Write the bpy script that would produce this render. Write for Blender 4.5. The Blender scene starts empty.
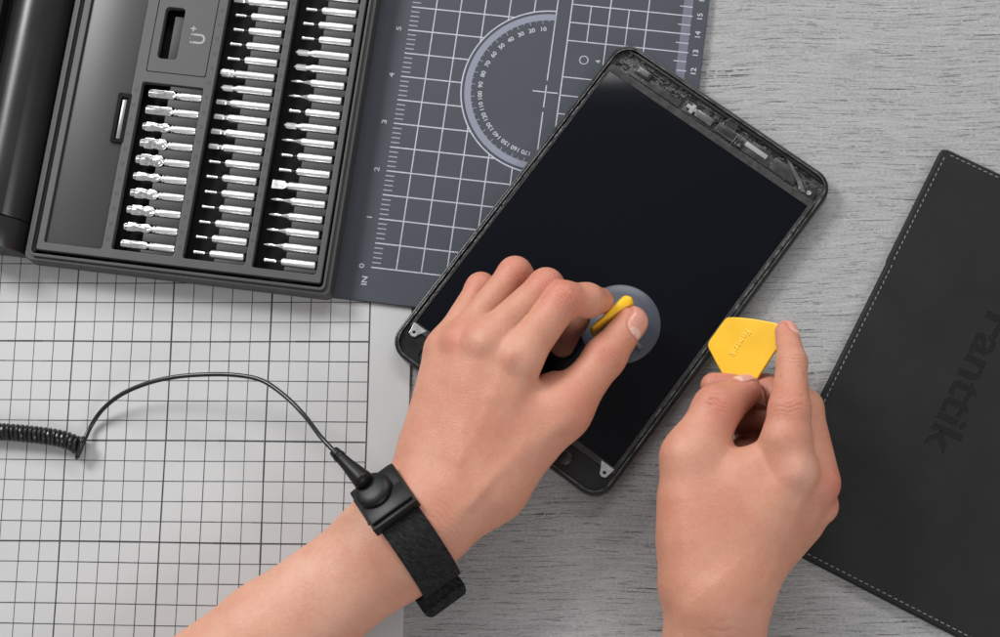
import bpy, bmesh, math, random
import numpy as np
from mathutils import Vector, Matrix
random.seed(7); rng = np.random.default_rng(5)
S = 0.0005                      # one unit of the layout below is half a millimetre
VOX = 1.15                      # voxel of the sculpted arms, in units
sc = bpy.context.scene
C = sc.collection
# ------------------------------------------------------------------ camera
F = 1700.; PH = math.radians(12); YA = math.radians(4); D = 1700.
def Rc(v):
    x, y, z = v; c, s = math.cos(PH), math.sin(PH); y, z = c*y-s*z, s*y+c*z
    c, s = math.cos(YA), math.sin(YA); return (c*x+s*z, y, -s*x+c*z)
CO = Rc((0, 0, D))
def P(px, py, z=0.):            # photo measurement at a known height -> point on the desk, in units
    d = Rc(((px-500)/F, -(py-318.5)/F, -1.)); t = (z-CO[2])/d[2]
    return Vector((CO[0]+t*d[0], CO[1]+t*d[1], z))
cd = bpy.data.cameras.new('camera'); cam = bpy.data.objects.new('camera', cd); C.objects.link(cam)
cam.matrix_world = Matrix((Rc((1, 0, 0))+(0,), Rc((0, 1, 0))+(0,), Rc((0, 0, 1))+(0,), (0, 0, 0, 1))).transposed()
cam.location = Vector(CO)*S
cd.sensor_width = 36; cd.lens = 36*F/1000; cd.clip_start = 0.01; cd.clip_end = 50
sc.camera = cam
# ------------------------------------------------------------------ materials
def nt(name):
    m = bpy.data.materials.new(name); m.use_nodes = True; return m, m.node_tree.nodes, m.node_tree.links
def mat(name, col, rough=.5, metal=0., bump=0., bscale=300., var=0., vscale=60., spec=.5, coat=0., stretch=None, trans=0., alpha=1., bdist=.0002):
    m, N, L = nt(name); b = N['Principled BSDF']
    c = (col, col, col, 1) if isinstance(col, (int, float)) else tuple(col)+(1,)
    b.inputs['Base Color'].default_value = c; b.inputs['Roughness'].default_value = rough
    b.inputs['Metallic'].default_value = metal; b.inputs['Specular IOR Level'].default_value = spec
    b.inputs['Coat Weight'].default_value = coat; b.inputs['Alpha'].default_value = alpha
    b.inputs['Transmission Weight'].default_value = trans
    if bump or var:
        tc = N.new('ShaderNodeTexCoord'); mp = N.new('ShaderNodeMapping'); L.new(tc.outputs['Object'], mp.inputs[0])
        if stretch: mp.inputs['Scale'].default_value = stretch
    if bump:
        n = N.new('ShaderNodeTexNoise'); n.inputs['Scale'].default_value = bscale; n.inputs['Detail'].default_value = 4
        L.new(mp.outputs[0], n.inputs[0]); bp = N.new('ShaderNodeBump'); bp.inputs['Strength'].default_value = bump
        bp.inputs['Distance'].default_value = bdist
        L.new(n.outputs[0], bp.inputs['Height']); L.new(bp.outputs[0], b.inputs['Normal'])
    if var:
        n = N.new('ShaderNodeTexNoise'); n.inputs['Scale'].default_value = vscale; n.inputs['Detail'].default_value = 6
        L.new(mp.outputs[0], n.inputs[0]); r = N.new('ShaderNodeMapRange'); r.inputs['From Min'].default_value = .3; r.inputs['From Max'].default_value = .7
        r.inputs['To Min'].default_value = 1-var; r.inputs['To Max'].default_value = 1+var; L.new(n.outputs[0], r.inputs[0])
        v = N.new('ShaderNodeVectorMath'); v.operation = 'SCALE'; v.inputs[0].default_value = c[:3]; L.new(r.outputs[0], v.inputs['Scale'])
        L.new(v.outputs[0], b.inputs['Base Color'])
        r2 = N.new('ShaderNodeMapRange'); r2.inputs['To Min'].default_value = max(rough-.08, .02); r2.inputs['To Max'].default_value = min(rough+.08, 1); L.new(n.outputs[0], r2.inputs[0]); L.new(r2.outputs[0], b.inputs['Roughness'])
    return m
M = {}
M['case'] = mat('case plastic', .060, .5, bump=.25, bscale=1800, var=.06, vscale=90, bdist=.0001)
M['case_dark'] = mat('case groove plastic', .018, .5, bump=.2, bscale=1500)
M['case_rim'] = mat('case rim plastic', .045, .48, bump=.25, bscale=1800, var=.08, vscale=60, bdist=.0001)
M['hole'] = mat('case well plastic', .005, .6, spec=.12, bump=.2, bscale=1500)
M['holder'] = mat('bit holder plastic', .034, .6, bump=.25, bscale=1800, var=.08, vscale=150)
M['window'] = mat('smoked glossy cover', .03, .45, spec=.7)
M['icon'] = mat('printed grey icon', .3, .6)
M['slotbar'] = mat('slot latch bar', .25, .35, metal=.5)
M['lid'] = mat('lid black plastic', .012, .34, bump=.12, bscale=1500, var=.15, vscale=30)
M['steel'] = mat('bright bit steel', .97, .38, metal=1.)
M['steel_dark'] = mat('worn bit steel', .85, .28, metal=1., bump=.12, bscale=1200, var=.25, vscale=300)
M['neck'] = mat('blackened bit neck', .04, .4, metal=.6)
M['whitemat'] = mat('white mat rubber', .47, .42, bump=.1, bscale=500, var=.03, vscale=12)
M['blackline'] = mat('printed black line', .03, .6, var=.3, vscale=250)
M['darkmat'] = mat('slate mat', (.036, .041, .056), .55, bump=.2, bscale=1400, var=.05, vscale=30)
M['matline'] = mat('printed pale line', (.40, .40, .46), .6, var=.12, vscale=300)
M['matline2'] = mat('printed dim line', (.27, .27, .31), .6)
M['matband'] = mat('printed pale band', (.20, .215, .275), .6)
M['matband2'] = mat('printed dim band', (.125, .13, .17), .6)
M['tab_body'] = mat('tablet shell black', .012, .3, metal=.2, bump=.12, bscale=700, var=.4, vscale=120)
M['tab_edge'] = mat('tablet worn edge', .16, .32, metal=.9, bump=.5, bscale=900, var=.6, vscale=250)
M['tab_glue'] = mat('tablet glue residue', .05, .33, bump=1., bscale=900, var=.8, vscale=420, bdist=.0006)
M['screen'] = mat('screen glass', (.0036, .0042, .0070), .10, spec=.14)
M['bezel'] = mat('screen bezel', .03, .4, bump=.4, bscale=900, var=.4, vscale=300)
M['silver'] = mat('silver bracket', .62, .3, metal=.9, var=.2, vscale=400)
M['chip'] = mat('dark connector', .018, .35, bump=.2, bscale=900, var=.3, vscale=300)
M['grey_part'] = mat('grey foil tape', .13, .35, metal=.5, bump=.4, bscale=900, var=.3, vscale=300)
M['white_part'] = mat('white foam strip', .28, .6, var=.1, vscale=300)
M['yellow'] = mat('yellow plastic', (.86, .49, .012), .33, bump=.12, bscale=700, var=.07, vscale=45)
M['yellow_light'] = mat('raised yellow lettering', (.93, .62, .09), .3)
M['cup'] = mat('smoky translucent cup', (.062, .069, .094), .36, alpha=.86, spec=.5)
M['leather'] = mat('black leather', .0075, .55, spec=.33, bump=.6, bscale=1300, var=.18, vscale=40, bdist=.0002)
M['leather_letters'] = mat('darker lettering leather', .0035, .5, spec=.3, bump=.4, bscale=900)
M['thread'] = mat('grey thread', .17, .7)
M['rubber'] = mat('black rubber', .005, .42, spec=.27, bump=.1, bscale=900)
M['cord'] = mat('black cord', .009, .3)
# desk: pale grey plaster-like board with combed streaks
def desk_mat():
    m, N, L = nt('combed grey board'); b = N['Principled BSDF']; b.inputs['Roughness'].default_value = .72
    tc = N.new('ShaderNodeTexCoord'); rot = N.new('ShaderNodeMapping'); rot.inputs['Rotation'].default_value = (0, 0, math.radians(1.2)); L.new(tc.outputs['Object'], rot.inputs[0])
    wob = N.new('ShaderNodeTexNoise'); wob.inputs['Scale'].default_value = 9; L.new(rot.outputs[0], wob.inputs[0])
    off = N.new('ShaderNodeVectorMath'); off.operation = 'MULTIPLY_ADD'; off.inputs[1].default_value = (0, .012, 0); L.new(wob.outputs['Color'], off.inputs[0]); L.new(rot.outputs[0], off.inputs[2])
    def noise(sx, sy, scale, det, rg=.6, thr=None, seed=0):
        mp = N.new('ShaderNodeMapping'); mp.inputs['Scale'].default_value = (sx, sy, 1); mp.inputs['Location'].default_value = (seed, seed*1.7, seed)
        L.new(off.outputs[0], mp.inputs[0]); n = N.new('ShaderNodeTexNoise'); n.inputs['Scale'].default_value = scale; n.inputs['Detail'].default_value = det; n.inputs['Roughness'].default_value = rg
        L.new(mp.outputs[0], n.inputs[0])
        if thr:
            r = N.new('ShaderNodeMapRange'); r.inputs['From Min'].default_value = thr[0]; r.inputs['From Max'].default_value = thr[1]; L.new(n.outputs[0], r.inputs[0]); return r.outputs[0]
        return n.outputs[0]
    def mth(op, a, c2, cl=False):
        q = N.new('ShaderNodeMath'); q.operation = op; q.use_clamp = cl
        for i, w in enumerate((a, c2)):
            if isinstance(w, (int, float)): q.inputs[i].default_value = w
            else: L.new(w, q.inputs[i])
        return q.outputs[0]
    streak = noise(.055, 1, 760, 6, .72)                 # fine comb lines
    streak2 = noise(.06, 1, 210, 4, .55, seed=3)
    cr = noise(.03, 1, 760, 3, .55, thr=(.615, .68), seed=7)      # sparse dark grooves
    crm = noise(.4, 1, 38, 3, .6, thr=(.47, .58), seed=11)
    brk = noise(1, 1, 420, 2, .5, thr=(.38, .5), seed=5)
    cracks = mth('MULTIPLY', mth('MULTIPLY', cr, crm), brk)
    cr2 = noise(.05, 1, 1100, 2, .5, thr=(.60, .66), seed=17)
    cr2 = mth('MULTIPLY', mth('MULTIPLY', cr2, brk), .45)
    grain = noise(.55, 1, 1150, 4, .75, seed=13)
    pits = noise(.6, 1, 330, 2, .5, thr=(.72, .76), seed=21)
    h = mth('ADD', mth('MULTIPLY', streak, .9), mth('MULTIPLY', grain, .9))
    h = mth('ADD', h, mth('MULTIPLY', streak2, .5))
    h = mth('SUBTRACT', h, mth('MULTIPLY', mth('ADD', cracks, cr2), 1.6)); h = mth('ADD', h, mth('MULTIPLY', pits, .8))
    bp = N.new('ShaderNodeBump'); bp.inputs['Strength'].default_value = .75; bp.inputs['Distance'].default_value = .0006; L.new(h, bp.inputs['Height']); L.new(bp.outputs[0], b.inputs['Normal'])
    val = mth('ADD', -.09, mth('MULTIPLY', streak, .33)); val = mth('ADD', val, mth('MULTIPLY', streak2, .10)); val = mth('ADD', val, mth('MULTIPLY', grain, .42))
    val = mth('MULTIPLY', val, mth('SUBTRACT', 1, mth('MULTIPLY', mth('ADD', cracks, cr2, True), .80)))
    cb = N.new('ShaderNodeCombineColor'); 
    for i in range(3): L.new(val, cb.inputs[i])
    L.new(cb.outputs[0], b.inputs['Base Color']); return m
M['desk'] = desk_mat()
def skin_mat():
    m, N, L = nt('skin'); b = N['Principled BSDF']
    at = N.new('ShaderNodeAttribute'); at.attribute_name = 'tint'
    nl = N.new('ShaderNodeAttribute'); nl.attribute_name = 'nail'
    tc = N.new('ShaderNodeTexCoord')
    def noise(s, d, r=.6):
        n = N.new('ShaderNodeTexNoise'); n.inputs['Scale'].default_value = s; n.inputs['Detail'].default_value = d; n.inputs['Roughness'].default_value = r; L.new(tc.outputs['Object'], n.inputs[0]); return n.outputs[0]
    def rng_(v, a, c2, lo, hi):
        r = N.new('ShaderNodeMapRange'); r.inputs['From Min'].default_value = a; r.inputs['From Max'].default_value = c2; r.inputs['To Min'].default_value = lo; r.inputs['To Max'].default_value = hi; L.new(v, r.inputs[0]); return r.outputs[0]
    big = rng_(noise(55, 5), .3, .7, -.5, .5); fine = rng_(noise(420, 4, .7), .3, .7, -.5, .5)
    mx = N.new('ShaderNodeMix'); mx.data_type = 'RGBA'; mx.blend_type = 'MULTIPLY'; mx.inputs[0].default_value = 1
    cr = N.new('ShaderNodeCombineColor')
    for i, (kb, kf) in enumerate(((.10, .05), (.24, .13), (.26, .15))):
        a = N.new('ShaderNodeMath'); a.operation = 'MULTIPLY_ADD'; L.new(big, a.inputs[0]); a.inputs[1].default_value = kb; a.inputs[2].default_value = 1
        c2 = N.new('ShaderNodeMath'); c2.operation = 'MULTIPLY_ADD'; L.new(fine, c2.inputs[0]); c2.inputs[1].default_value = kf; L.new(a.outputs[0], c2.inputs[2]); L.new(c2.outputs[0], cr.inputs[i])
    L.new(at.outputs['Color'], mx.inputs[6]); L.new(cr.outputs[0], mx.inputs[7]); L.new(mx.outputs[2], b.inputs['Base Color'])
    b.inputs['Subsurface Weight'].default_value = .22; b.inputs['Subsurface Radius'].default_value = (1, .35, .2); b.inputs['Subsurface Scale'].default_value = .0035
    L.new(rng_(nl.outputs['Fac'], 0, 1, .47, .22), b.inputs['Roughness']); b.inputs['Specular IOR Level'].default_value = .42
    # pores and fine criss-cross lines
    vo = N.new('ShaderNodeTexVoronoi'); vo.inputs['Scale'].default_value = 1500; L.new(tc.outputs['Object'], vo.inputs[0])
    n2 = noise(2400, 3); n3 = noise(520, 5, .75)
    wn = N.new('ShaderNodeMath'); wn.operation = 'MULTIPLY_ADD'; L.new(n2, wn.inputs[0]); wn.inputs[1].default_value = .5; L.new(vo.outputs['Distance'], wn.inputs[2])
    w3 = N.new('ShaderNodeMath'); w3.operation = 'MULTIPLY_ADD'; L.new(n3, w3.inputs[0]); w3.inputs[1].default_value = 1.6; L.new(wn.outputs[0], w3.inputs[2])
    bp = N.new('ShaderNodeBump'); bp.inputs['Distance'].default_value = .00022; L.new(rng_(nl.outputs['Fac'], 0, 1, .5, .04), bp.inputs['Strength']); L.new(w3.outputs[0], bp.inputs['Height']); L.new(bp.outputs[0], b.inputs['Normal'])
    return m
M['skin'] = skin_mat()
def weave_mat():
    m, N, L = nt('woven black elastic'); b = N['Principled BSDF']; b.inputs['Specular IOR Level'].default_value = .2; b.inputs['Roughness'].default_value = .8
    at = N.new('ShaderNodeTexCoord'); mp = N.new('ShaderNodeMapping'); L.new(at.outputs['UV'], mp.inputs[0])
    ck = N.new('ShaderNodeTexBrick'); ck.inputs['Scale'].default_value = 1; ck.inputs['Mortar Size'].default_value = .12; ck.inputs['Brick Width'].default_value = 2.6; ck.inputs['Row Height'].default_value = 1.3
    mp.inputs['Rotation'].default_value = (0, 0, .6); L.new(mp.outputs[0], ck.inputs[0])
    ck.inputs['Color1'].default_value = (.008, .008, .009, 1); ck.inputs['Color2'].default_value = (.026, .026, .027, 1); ck.inputs['Mortar'].default_value = (.005, .005, .005, 1)
    L.new(ck.outputs['Color'], b.inputs['Base Color'])
    bp = N.new('ShaderNodeBump'); bp.inputs['Distance'].default_value = .0003; bp.inputs['Strength'].default_value = .8; L.new(ck.outputs['Fac'], bp.inputs['Height']); bp.invert = True; L.new(bp.outputs[0], b.inputs['Normal'])
    return m
M['weave'] = weave_mat()
# ------------------------------------------------------------------ object helpers
def props(o, label=None, cat=None, group=None, kind=None):
    for k, v in (('label', label), ('category', cat), ('group', group), ('kind', kind)):
        if v: o[k] = v
    return o
def empty(name, loc, rotz=0., label=None, cat=None, group=None):
    o = bpy.data.objects.new(name, None); C.objects.link(o); o.location = Vector(loc)*S; o.rotation_euler = (0, 0, rotz)
    o.empty_display_size = .01
    bpy.context.view_layer.update()
    return props(o, label, cat, group)
class G:                        # geometry collector, coordinates in units, one material slot per entry
    def __init__(s, T=None): s.v = []; s.f = []; s.m = []; s.T = T or Matrix.Identity(4); s.smooth = []
    def add(s, vs, fs, mi=0, T=None, smooth=True):
        T = s.T @ T if T else s.T; n = len(s.v)
        s.v += [T @ Vector(v) for v in vs]; s.f += [tuple(i+n for i in f) for f in fs]; s.m += [mi]*len(fs); s.smooth += [smooth]*len(fs)
    def bm(s, b, mi=0, T=None, smooth=True):
        b.verts.ensure_lookup_table(); b.verts.index_update()
        s.add([v.co.copy() for v in b.verts], [[v.index for v in f.verts] for f in b.faces], mi, T, smooth); b.free()
    def box(s, x0, y0, z0, x1, y1, z1, mi=0, bev=0., T=None, seg=2):
        b = bmesh.new(); bmesh.ops.create_cube(b, size=1)
        for v in b.verts: v.co = Vector(((x0+x1)/2+v.co.x*(x1-x0), (y0+y1)/2+v.co.y*(y1-y0), (z0+z1)/2+v.co.z*(z1-z0)))
        if bev: bmesh.ops.bevel(b, geom=b.edges[:], offset=bev, segments=seg, affect='EDGES', profile=.5)
        s.bm(b, mi, T, smooth=bool(bev))
    def lathe(s, prof, mi=0, T=None, n=24, smooth=True):        # prof: (r, z)
        vs = []; fs = []
        for r, z in prof: vs += [(r*math.cos(2*math.pi*i/n), r*math.sin(2*math.pi*i/n), z) for i in range(n)]
        for k in range(len(prof)-1):
            for i in range(n): j = (i+1) % n; fs.append((k*n+i, k*n+j, (k+1)*n+j, (k+1)*n+i))
        fs.append(tuple(range(n))[::-1]); fs.append(tuple((len(prof)-1)*n+i for i in range(n)))
        s.add(vs, fs, mi, T, smooth)
    def tube(s, pts, r, mi=0, n=10, close=False):
        pts = [Vector(p) for p in pts]; vs = []; fs = []; up = Vector((0, 0, 1)); prev = None
        for i, p in enumerate(pts):
            t = (pts[min(i+1, len(pts)-1)]-pts[max(i-1, 0)]).normalized()
            if prev is None: u = t.cross(up) if abs(t.z) < .95 else t.cross(Vector((1, 0, 0)))
            else: u = prev - t*prev.dot(t)
            u.normalize(); prev = u; w = t.cross(u); rr = r[i] if isinstance(r, (list, tuple)) else r
            vs += [p+(u*math.cos(2*math.pi*k/n)+w*math.sin(2*math.pi*k/n))*rr for k in range(n)]
        for i in range(len(pts)-1):
            for k in range(n): j = (k+1) % n; fs.append((i*n+k, i*n+j, (i+1)*n+j, (i+1)*n+k))
        fs.append(tuple(range(n))[::-1]); fs.append(tuple((len(pts)-1)*n+k for k in range(n)))
        s.add(vs, fs, mi)
    def plate(s, outer, holes, z0, z1, bev=0., mi=0, T=None):    # prism with rounded edges and openings
        cu = bpy.data.curves.new('tmp', 'CURVE'); cu.dimensions = '2D'; cu.fill_mode = 'BOTH'
        for lp in [outer]+list(holes):
            sp = cu.splines.new('POLY'); sp.points.add(len(lp)-1)
            for i, p in enumerate(lp): sp.points[i].co = (p[0], p[1], 0, 1)
            sp.use_cyclic_u = True
        cu.extrude = (z1-z0)/2-bev; cu.bevel_depth = bev; cu.bevel_resolution = 2; cu.offset = -bev
        o = bpy.data.objects.new('tmp', cu); C.objects.link(o); dg = bpy.context.evaluated_depsgraph_get()
        me = bpy.data.meshes.new_from_object(o.evaluated_get(dg))
        s.add([(v.co.x, v.co.y, v.co.z+(z0+z1)/2) for v in me.vertices], [tuple(p.vertices) for p in me.polygons], mi, T, smooth=False)
        bpy.data.objects.remove(o); bpy.data.curves.remove(cu); bpy.data.meshes.remove(me)
    def text(s, txt, x, y, z, h, rot=0., mi=0, th=.3, w=1., bev=0., bold=0., T=None, sp=1.):   # centred, cap height h
        cu = bpy.data.curves.new('tmp', 'FONT'); cu.body = txt; cu.align_x = 'CENTER'; cu.align_y = 'CENTER'; cu.size = 1; cu.space_character = sp
        cu.extrude = (th/2-bev)/(h*1.4) if th > 0 else 0; cu.bevel_depth = bev/(h*1.4); cu.offset = bold; cu.bevel_resolution = 1
        o = bpy.data.objects.new('tmp', cu); C.objects.link(o); dg = bpy.context.evaluated_depsgraph_get()
        me = bpy.data.meshes.new_from_object(o.evaluated_get(dg)); k = h*1.4; c, sn = math.cos(rot), math.sin(rot)
        ys = [v.co.y for v in me.vertices]; ym = (min(ys)+max(ys))/2
        vs = [(x+c*v.co.x*k*w-sn*(v.co.y-ym)*k, y+sn*v.co.x*k*w+c*(v.co.y-ym)*k, z+th/2+v.co.z*k) for v in me.vertices]
        s.add(vs, [tuple(p.vertices) for p in me.polygons], mi, T, smooth=False)
        bpy.data.objects.remove(o); bpy.data.curves.remove(cu); bpy.data.meshes.remove(me)
    def strip(s, p, q, w, z, mi=0, T=None):
        p = Vector(p); q = Vector(q); d = (q-p).normalized(); n = Vector((-d.y, d.x))*w/2
        s.add([(*(p-n), z), (*(q-n), z), (*(q+n), z), (*(p+n), z)], [(0, 1, 2, 3)], mi, T, smooth=False)
    def obj(s, name, mats, parent=None, origin=None, uv=None, autosmooth=True):
        me = bpy.data.meshes.new(name)
        if parent is not None: W = parent['_w'] if False else parent.matrix_world.inverted()
        else:
            og = Vector(origin) if origin is not None else Vector((0, 0, 0)); W = Matrix.Translation(-og*S)
        me.from_pydata([W @ (v*S) for v in s.v], [], s.f)
        for k in (mats if isinstance(mats, (list, tuple)) else [mats]): me.materials.append(M[k] if isinstance(k, str) else k)
        me.polygons.foreach_set('material_index', s.m); me.polygons.foreach_set('use_smooth', s.smooth)
        if uv:
            ul = me.uv_layers.new(name='UVMap')
            for l in me.loops: ul.data[l.index].uv = uv[l.vertex_index]
        me.update(); me.validate()
        if any(s.smooth) and autosmooth: me.set_sharp_from_angle(angle=math.radians(38))
        o = bpy.data.objects.new(name, me); C.objects.link(o)
        if parent is not None: o.parent = parent
        elif origin is not None: o.location = og*S
        return o
def rrect(x0, y0, x1, y1, r=0., n=5):
    if r <= 0: return [(x0, y0), (x1, y0), (x1, y1), (x0, y1)]
    out = []
    for cx, cy, a in ((x1-r, y0+r, -90), (x1-r, y1-r, 0), (x0+r, y1-r, 90), (x0+r, y0+r, 180)):
        for i in range(n+1): t = math.radians(a+90*i/n); out.append((cx+r*math.cos(t), cy+r*math.sin(t)))
    return out
def frameT(p0, p1, z, z0=0.):    # local frame on the desk: origin under p0, x axis towards p1
    a = P(*p0, z); b = P(*p1, z); ang = math.atan2(b.y-a.y, b.x-a.x)
    return Matrix.Translation((a.x, a.y, z0)) @ Matrix.Rotation(ang, 4, 'Z'), ang
def spline(pts, n=12):           # Catmull-Rom
    pts = [Vector(p) for p in pts]; q = [pts[0]*2-pts[1]]+pts+[pts[-1]*2-pts[-2]]; out = []
    for i in range(1, len(q)-2):
        for k in range(n):
            t = k/n; a, b, c, d = q[i-1], q[i], q[i+1], q[i+2]
            out.append(.5*((2*b)+(c-a)*t+(2*a-5*b+4*c-d)*t*t+(3*b-a-3*c+d)*t**3))
    return out+[pts[-1]]

# ================================================================== SETTING
g = G(); g.add([(-1500, -1300, 0), (1500, -1300, 0), (1500, 1300, 0), (-1500, 1300, 0)], [(0, 1, 2, 3)], smooth=False)
props(g.obj('desk_surface', 'desk'), kind='structure')
# ================================================================== WHITE GRID MAT
T, ang = frameT((0, 341), (370, 342), 3)
g = G(T)
g.plate(rrect(-420, -520, 420.5, 420, 6), [], 0, 3, .6, 0)
pit = 20.15
for i in range(-20, 1):
    x = 378.5+i*pit; maj = (i % 5 == 0)
    w = 1.5 if maj else .78
    ph = random.random()*6
    pts = [(x+.35*math.sin(ph+y*.021), y) for y in range(-500, 381, 40)]
    for a, b in zip(pts, pts[1:]): g.strip(a, b, w*random.uniform(.85, 1.15), 3.08+.02*(i % 3), 1)
for j in range(-24, 19):
    y = j*pit; maj = (j % 5 == 0); w = 1.5 if maj else .78
    ph = random.random()*6
    pts = [(x, y+.3*math.sin(ph+x*.02)) for x in np.linspace(-400, 378.5, 22)]
    for a, b in zip(pts, pts[1:]): g.strip(a, b, w*random.uniform(.85, 1.15), 3.18+.02*(j % 3), 1)
o = g.obj('grid_mat', ['whitemat', 'blackline'], origin=P(200, 450, 0))
props(o, 'white work mat printed with a black square grid under the cord', 'mat')
# ================================================================== SLATE CUTTING MAT
T, ang = frameT((371.4, 267.3), (437, 275), 7)
g = G(T)
g.plate(rrect(-190, -35.5, 305, 640, 5), [], 3.2, 7, .8, 0)
Z = 7.12
def ln(a, b, w=1.25, mi=1, dz=0): g.strip(a, b, w, Z+dz, mi)
I = 51.0; hI = 25.5; pc = Vector((151, 204)); pr = 87.5
def ccut(y):                     # x at which a horizontal line meets the protractor's rim
    d = abs(y-pc.y); return pc.x-math.sqrt(pr*pr-d*d) if d < pr else 150.5
def rcut(x):
    d = abs(x-pc.x); return math.sqrt(pr*pr-d*d) if d < pr else 0
for k in range(0, 25):
    y = k*hI; ln((0, y), (ccut(y), y), 1.35)
    for t in range(1, 5): ln((0, y+t*hI/5), (9, y+t*hI/5), 1.25, 5, .01)
for k in range(1, 6):
    x = k*hI; h = rcut(x)
    if h: ln((x, 0), (x, pc.y-h), 1.2, 1, .02); ln((x, pc.y+h), (x, 600), 1.2, 1, .02)
    else: ln((x, 0), (x, 600), 1.2, 1, .02)
for k in range(0, 13): g.text(str(k), -10, k*I+.5, Z, 5.2, math.pi/2, 1, 0, 1.35, bold=.02)
g.text('IN', -5, -14.5, Z, 5.6, math.pi/2, 1, 0, 1.25, bold=.02)
# protractor
def arc(r0, r1, a0, a1, mi, dz, n=60):
    vs = []; fs = []
    for i in range(n+1):
        t = math.radians(a0+(a1-a0)*i/n)
        for r in (r0, r1): vs.append((pc.x+r*math.cos(t), pc.y+r*math.sin(t), Z+dz))
    fs = [(2*i, 2*i+1, 2*i+3, 2*i+2) for i in range(n)]
    g.add(vs, fs, mi, smooth=False)
arc(pr-.7, pr+.7, 90, 270, 1, .03); arc(77.3, 84, 90.5, 269.5, 4, .03)
for dg_ in range(0, 181, 1):
    t = math.radians(90+dg_); d = Vector((math.cos(t), math.sin(t)))
    l0 = 73.5 if dg_ % 10 == 0 else 75.5 if dg_ % 5 == 0 else 77.3
    ln(pc+d*l0, pc+d*84.2, .9 if dg_ % 5 == 0 else .6, 2, .05)
for dg_ in range(10, 180, 10):
    t = math.radians(90+dg_); d = Vector((math.cos(t), math.sin(t))); q = pc+d*68
    g.text(str(dg_), q.x, q.y, Z+.02, 4.4, math.radians(dg_), 1, 0, 1.1, bold=.02)
ln((150.5, 216), (150.5, 600)); ln((150.5, 187), (150.5, 211)); ln((150.5, 60), (150.5, 182)); ln((150.5, 0), (150.5, 55))
ln((137, 203.5), (150.0, 203.5)); ln((151, 203.5), (163, 203.5)); ln((165.5, 0), (165.5, 600), 1.3)
# right hand centimetre grid and ruler
cm = 19.85
for k in range(0, 31):
    y = 301.2+(k-15)*cm
    if k % 5 == 2: continue
    ln((166, y), (286, y), 1.2, 1, .02)
for k in range(0, 31):
    y = 301.2+(k-15)*cm
    ln((272 if False else 280, y), (290, y), 1.2, 1, .05); ln((276, y+cm/2), (289, y+cm/2), 1.0, 1, .05)
    for t in range(1, 10): ln((279.5, y+t*cm/10), (289, y+t*cm/10), .7, 3, .04)
    g.text(str(k), 297.3, y+.3, Z, 5.3, math.pi/2, 1, 0, 1.15, bold=.02)
g.strip((284.3, 0), (284.3, 600), 9.4, Z+.01, 3)
for x in (205.2, 244.3): ln((x, 0), (x, 600), 1.2, 1, .04)
for x in (185.5, 224.8):
    for k in (0, 5, 10, 15, 20, 25):
        y0 = 301.2+(k-17)*cm; ln((x, y0), (x, y0+2*cm), 1.1, 1, .03)
for k, dsc in ((0, '4'), (5, '5')):
    y = 242+k*cm; n = 20
    vs = []
    for i in range(n):
        t = 2*math.pi*i/n
        for r in (3.8, 4.8): vs.append((185+r*math.cos(t), y+r*math.sin(t), Z+.02))
    g.add(vs, [(2*i, 2*i+1, (2*i+3) % (2*n), (2*i+2) % (2*n)) for i in range(n)], 1, smooth=False)
    g.text(dsc, 199.5, y, Z, 5, math.pi/2, 1, 0, 1, bold=.02)
o = g.obj('cutting_mat', ['darkmat', 'matline', 'matband', 'matband2', 'matband', 'matline2'], origin=P(500, 120, 3.2))
props(o, 'slate grey cutting mat printed with ruler, grid and half round protractor', 'cutting mat')

# ================================================================== BIT CASE
T, cang = frameT((37, 248), (319.6, 282), 36)
base = T @ Vector((140, 120, 7))
root = empty('bit_case', base, 0, 'open black precision bit case with rows of steel bits and curved lid', 'tool case')
ZT = 36.
def cg(): return G(T)
# shell: stepped tray with raised rim
g = cg()
g.plate(rrect(-13.5, -12, 301.5, 560, 7), [rrect(-7.5, -6.2, 295.5, 553, 4)], 8, 31, 1.0, 0)
g.plate(rrect(-8.5, -8.0, 297.0, 556, 6), [rrect(-6.3, -4.8, 294.2, 552, 4)], 31.2, 34, .6, 0)
g.plate(rrect(-12, -10.5, 299.8, 558, 7), [], 7.2, 14, .6, 0)
g.obj('shell', ['case_rim'], root)
g = cg(); g.plate(rrect(-6, -4.6, 294, 551, 3), [], 14.1, 19, .3, 0); g.obj('inner_floor', ['hole'], root)
# lighter sloped gutter left of the deck
g = cg()
g.add([(-6.6, -4.0, 30), (-.6, 1, 27), (-.6, 552, 27), (-6.6, 552, 30)], [(0, 1, 2, 3)], 0, smooth=False)
g.obj('gutter', ['case_dark'], root)
holes = [rrect(5.9, 6.9, 66, 551, 2.5), rrect(75.7, 8.2, 140, 186, 2.5), rrect(149.5, 7.6, 213.5, 548, 2.5), rrect(220.5, 6.8, 286, 548, 2.5), rrect(86, 213, 106.5, 269, 4)]
g = cg()
g.plate(rrect(-1, -1.2, 291.8, 552, 2.5), holes, 28, ZT, .7, 0)
for a, b0 in ((70.8, 0), (144.8, 0), (217, 0)):    # tiny moulded rings beside the rows
    for k in range(0, 36 if a > 100 else 11):
        vs = []; y = 18+k*15.85; n = 12
        for i in range(n):
            t = 2*math.pi*i/n
            for r in (1.1, 1.9): vs.append((a+r*math.cos(t), y+r*math.sin(t), ZT+.08))
        g.add(vs, [(2*i, 2*i+1, (2*i+3) % (2*n), (2*i+2) % (2*n)) for i in range(n)], 1, smooth=False)
g.obj('deck', ['case', 'holder'], root)
g = cg(); g.box(6.2, 7.2, 28.5, 65.7, 550, 33.2, 0, .4); w = g.obj('storage_cover', ['window'], root)
g = cg()
g.plate(rrect(53.4, 119, 67.2, 171.5, 1), [rrect(57.4, 121.5, 64.5, 167, .5)], 33.0, 36.6, .3, 0)
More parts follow.
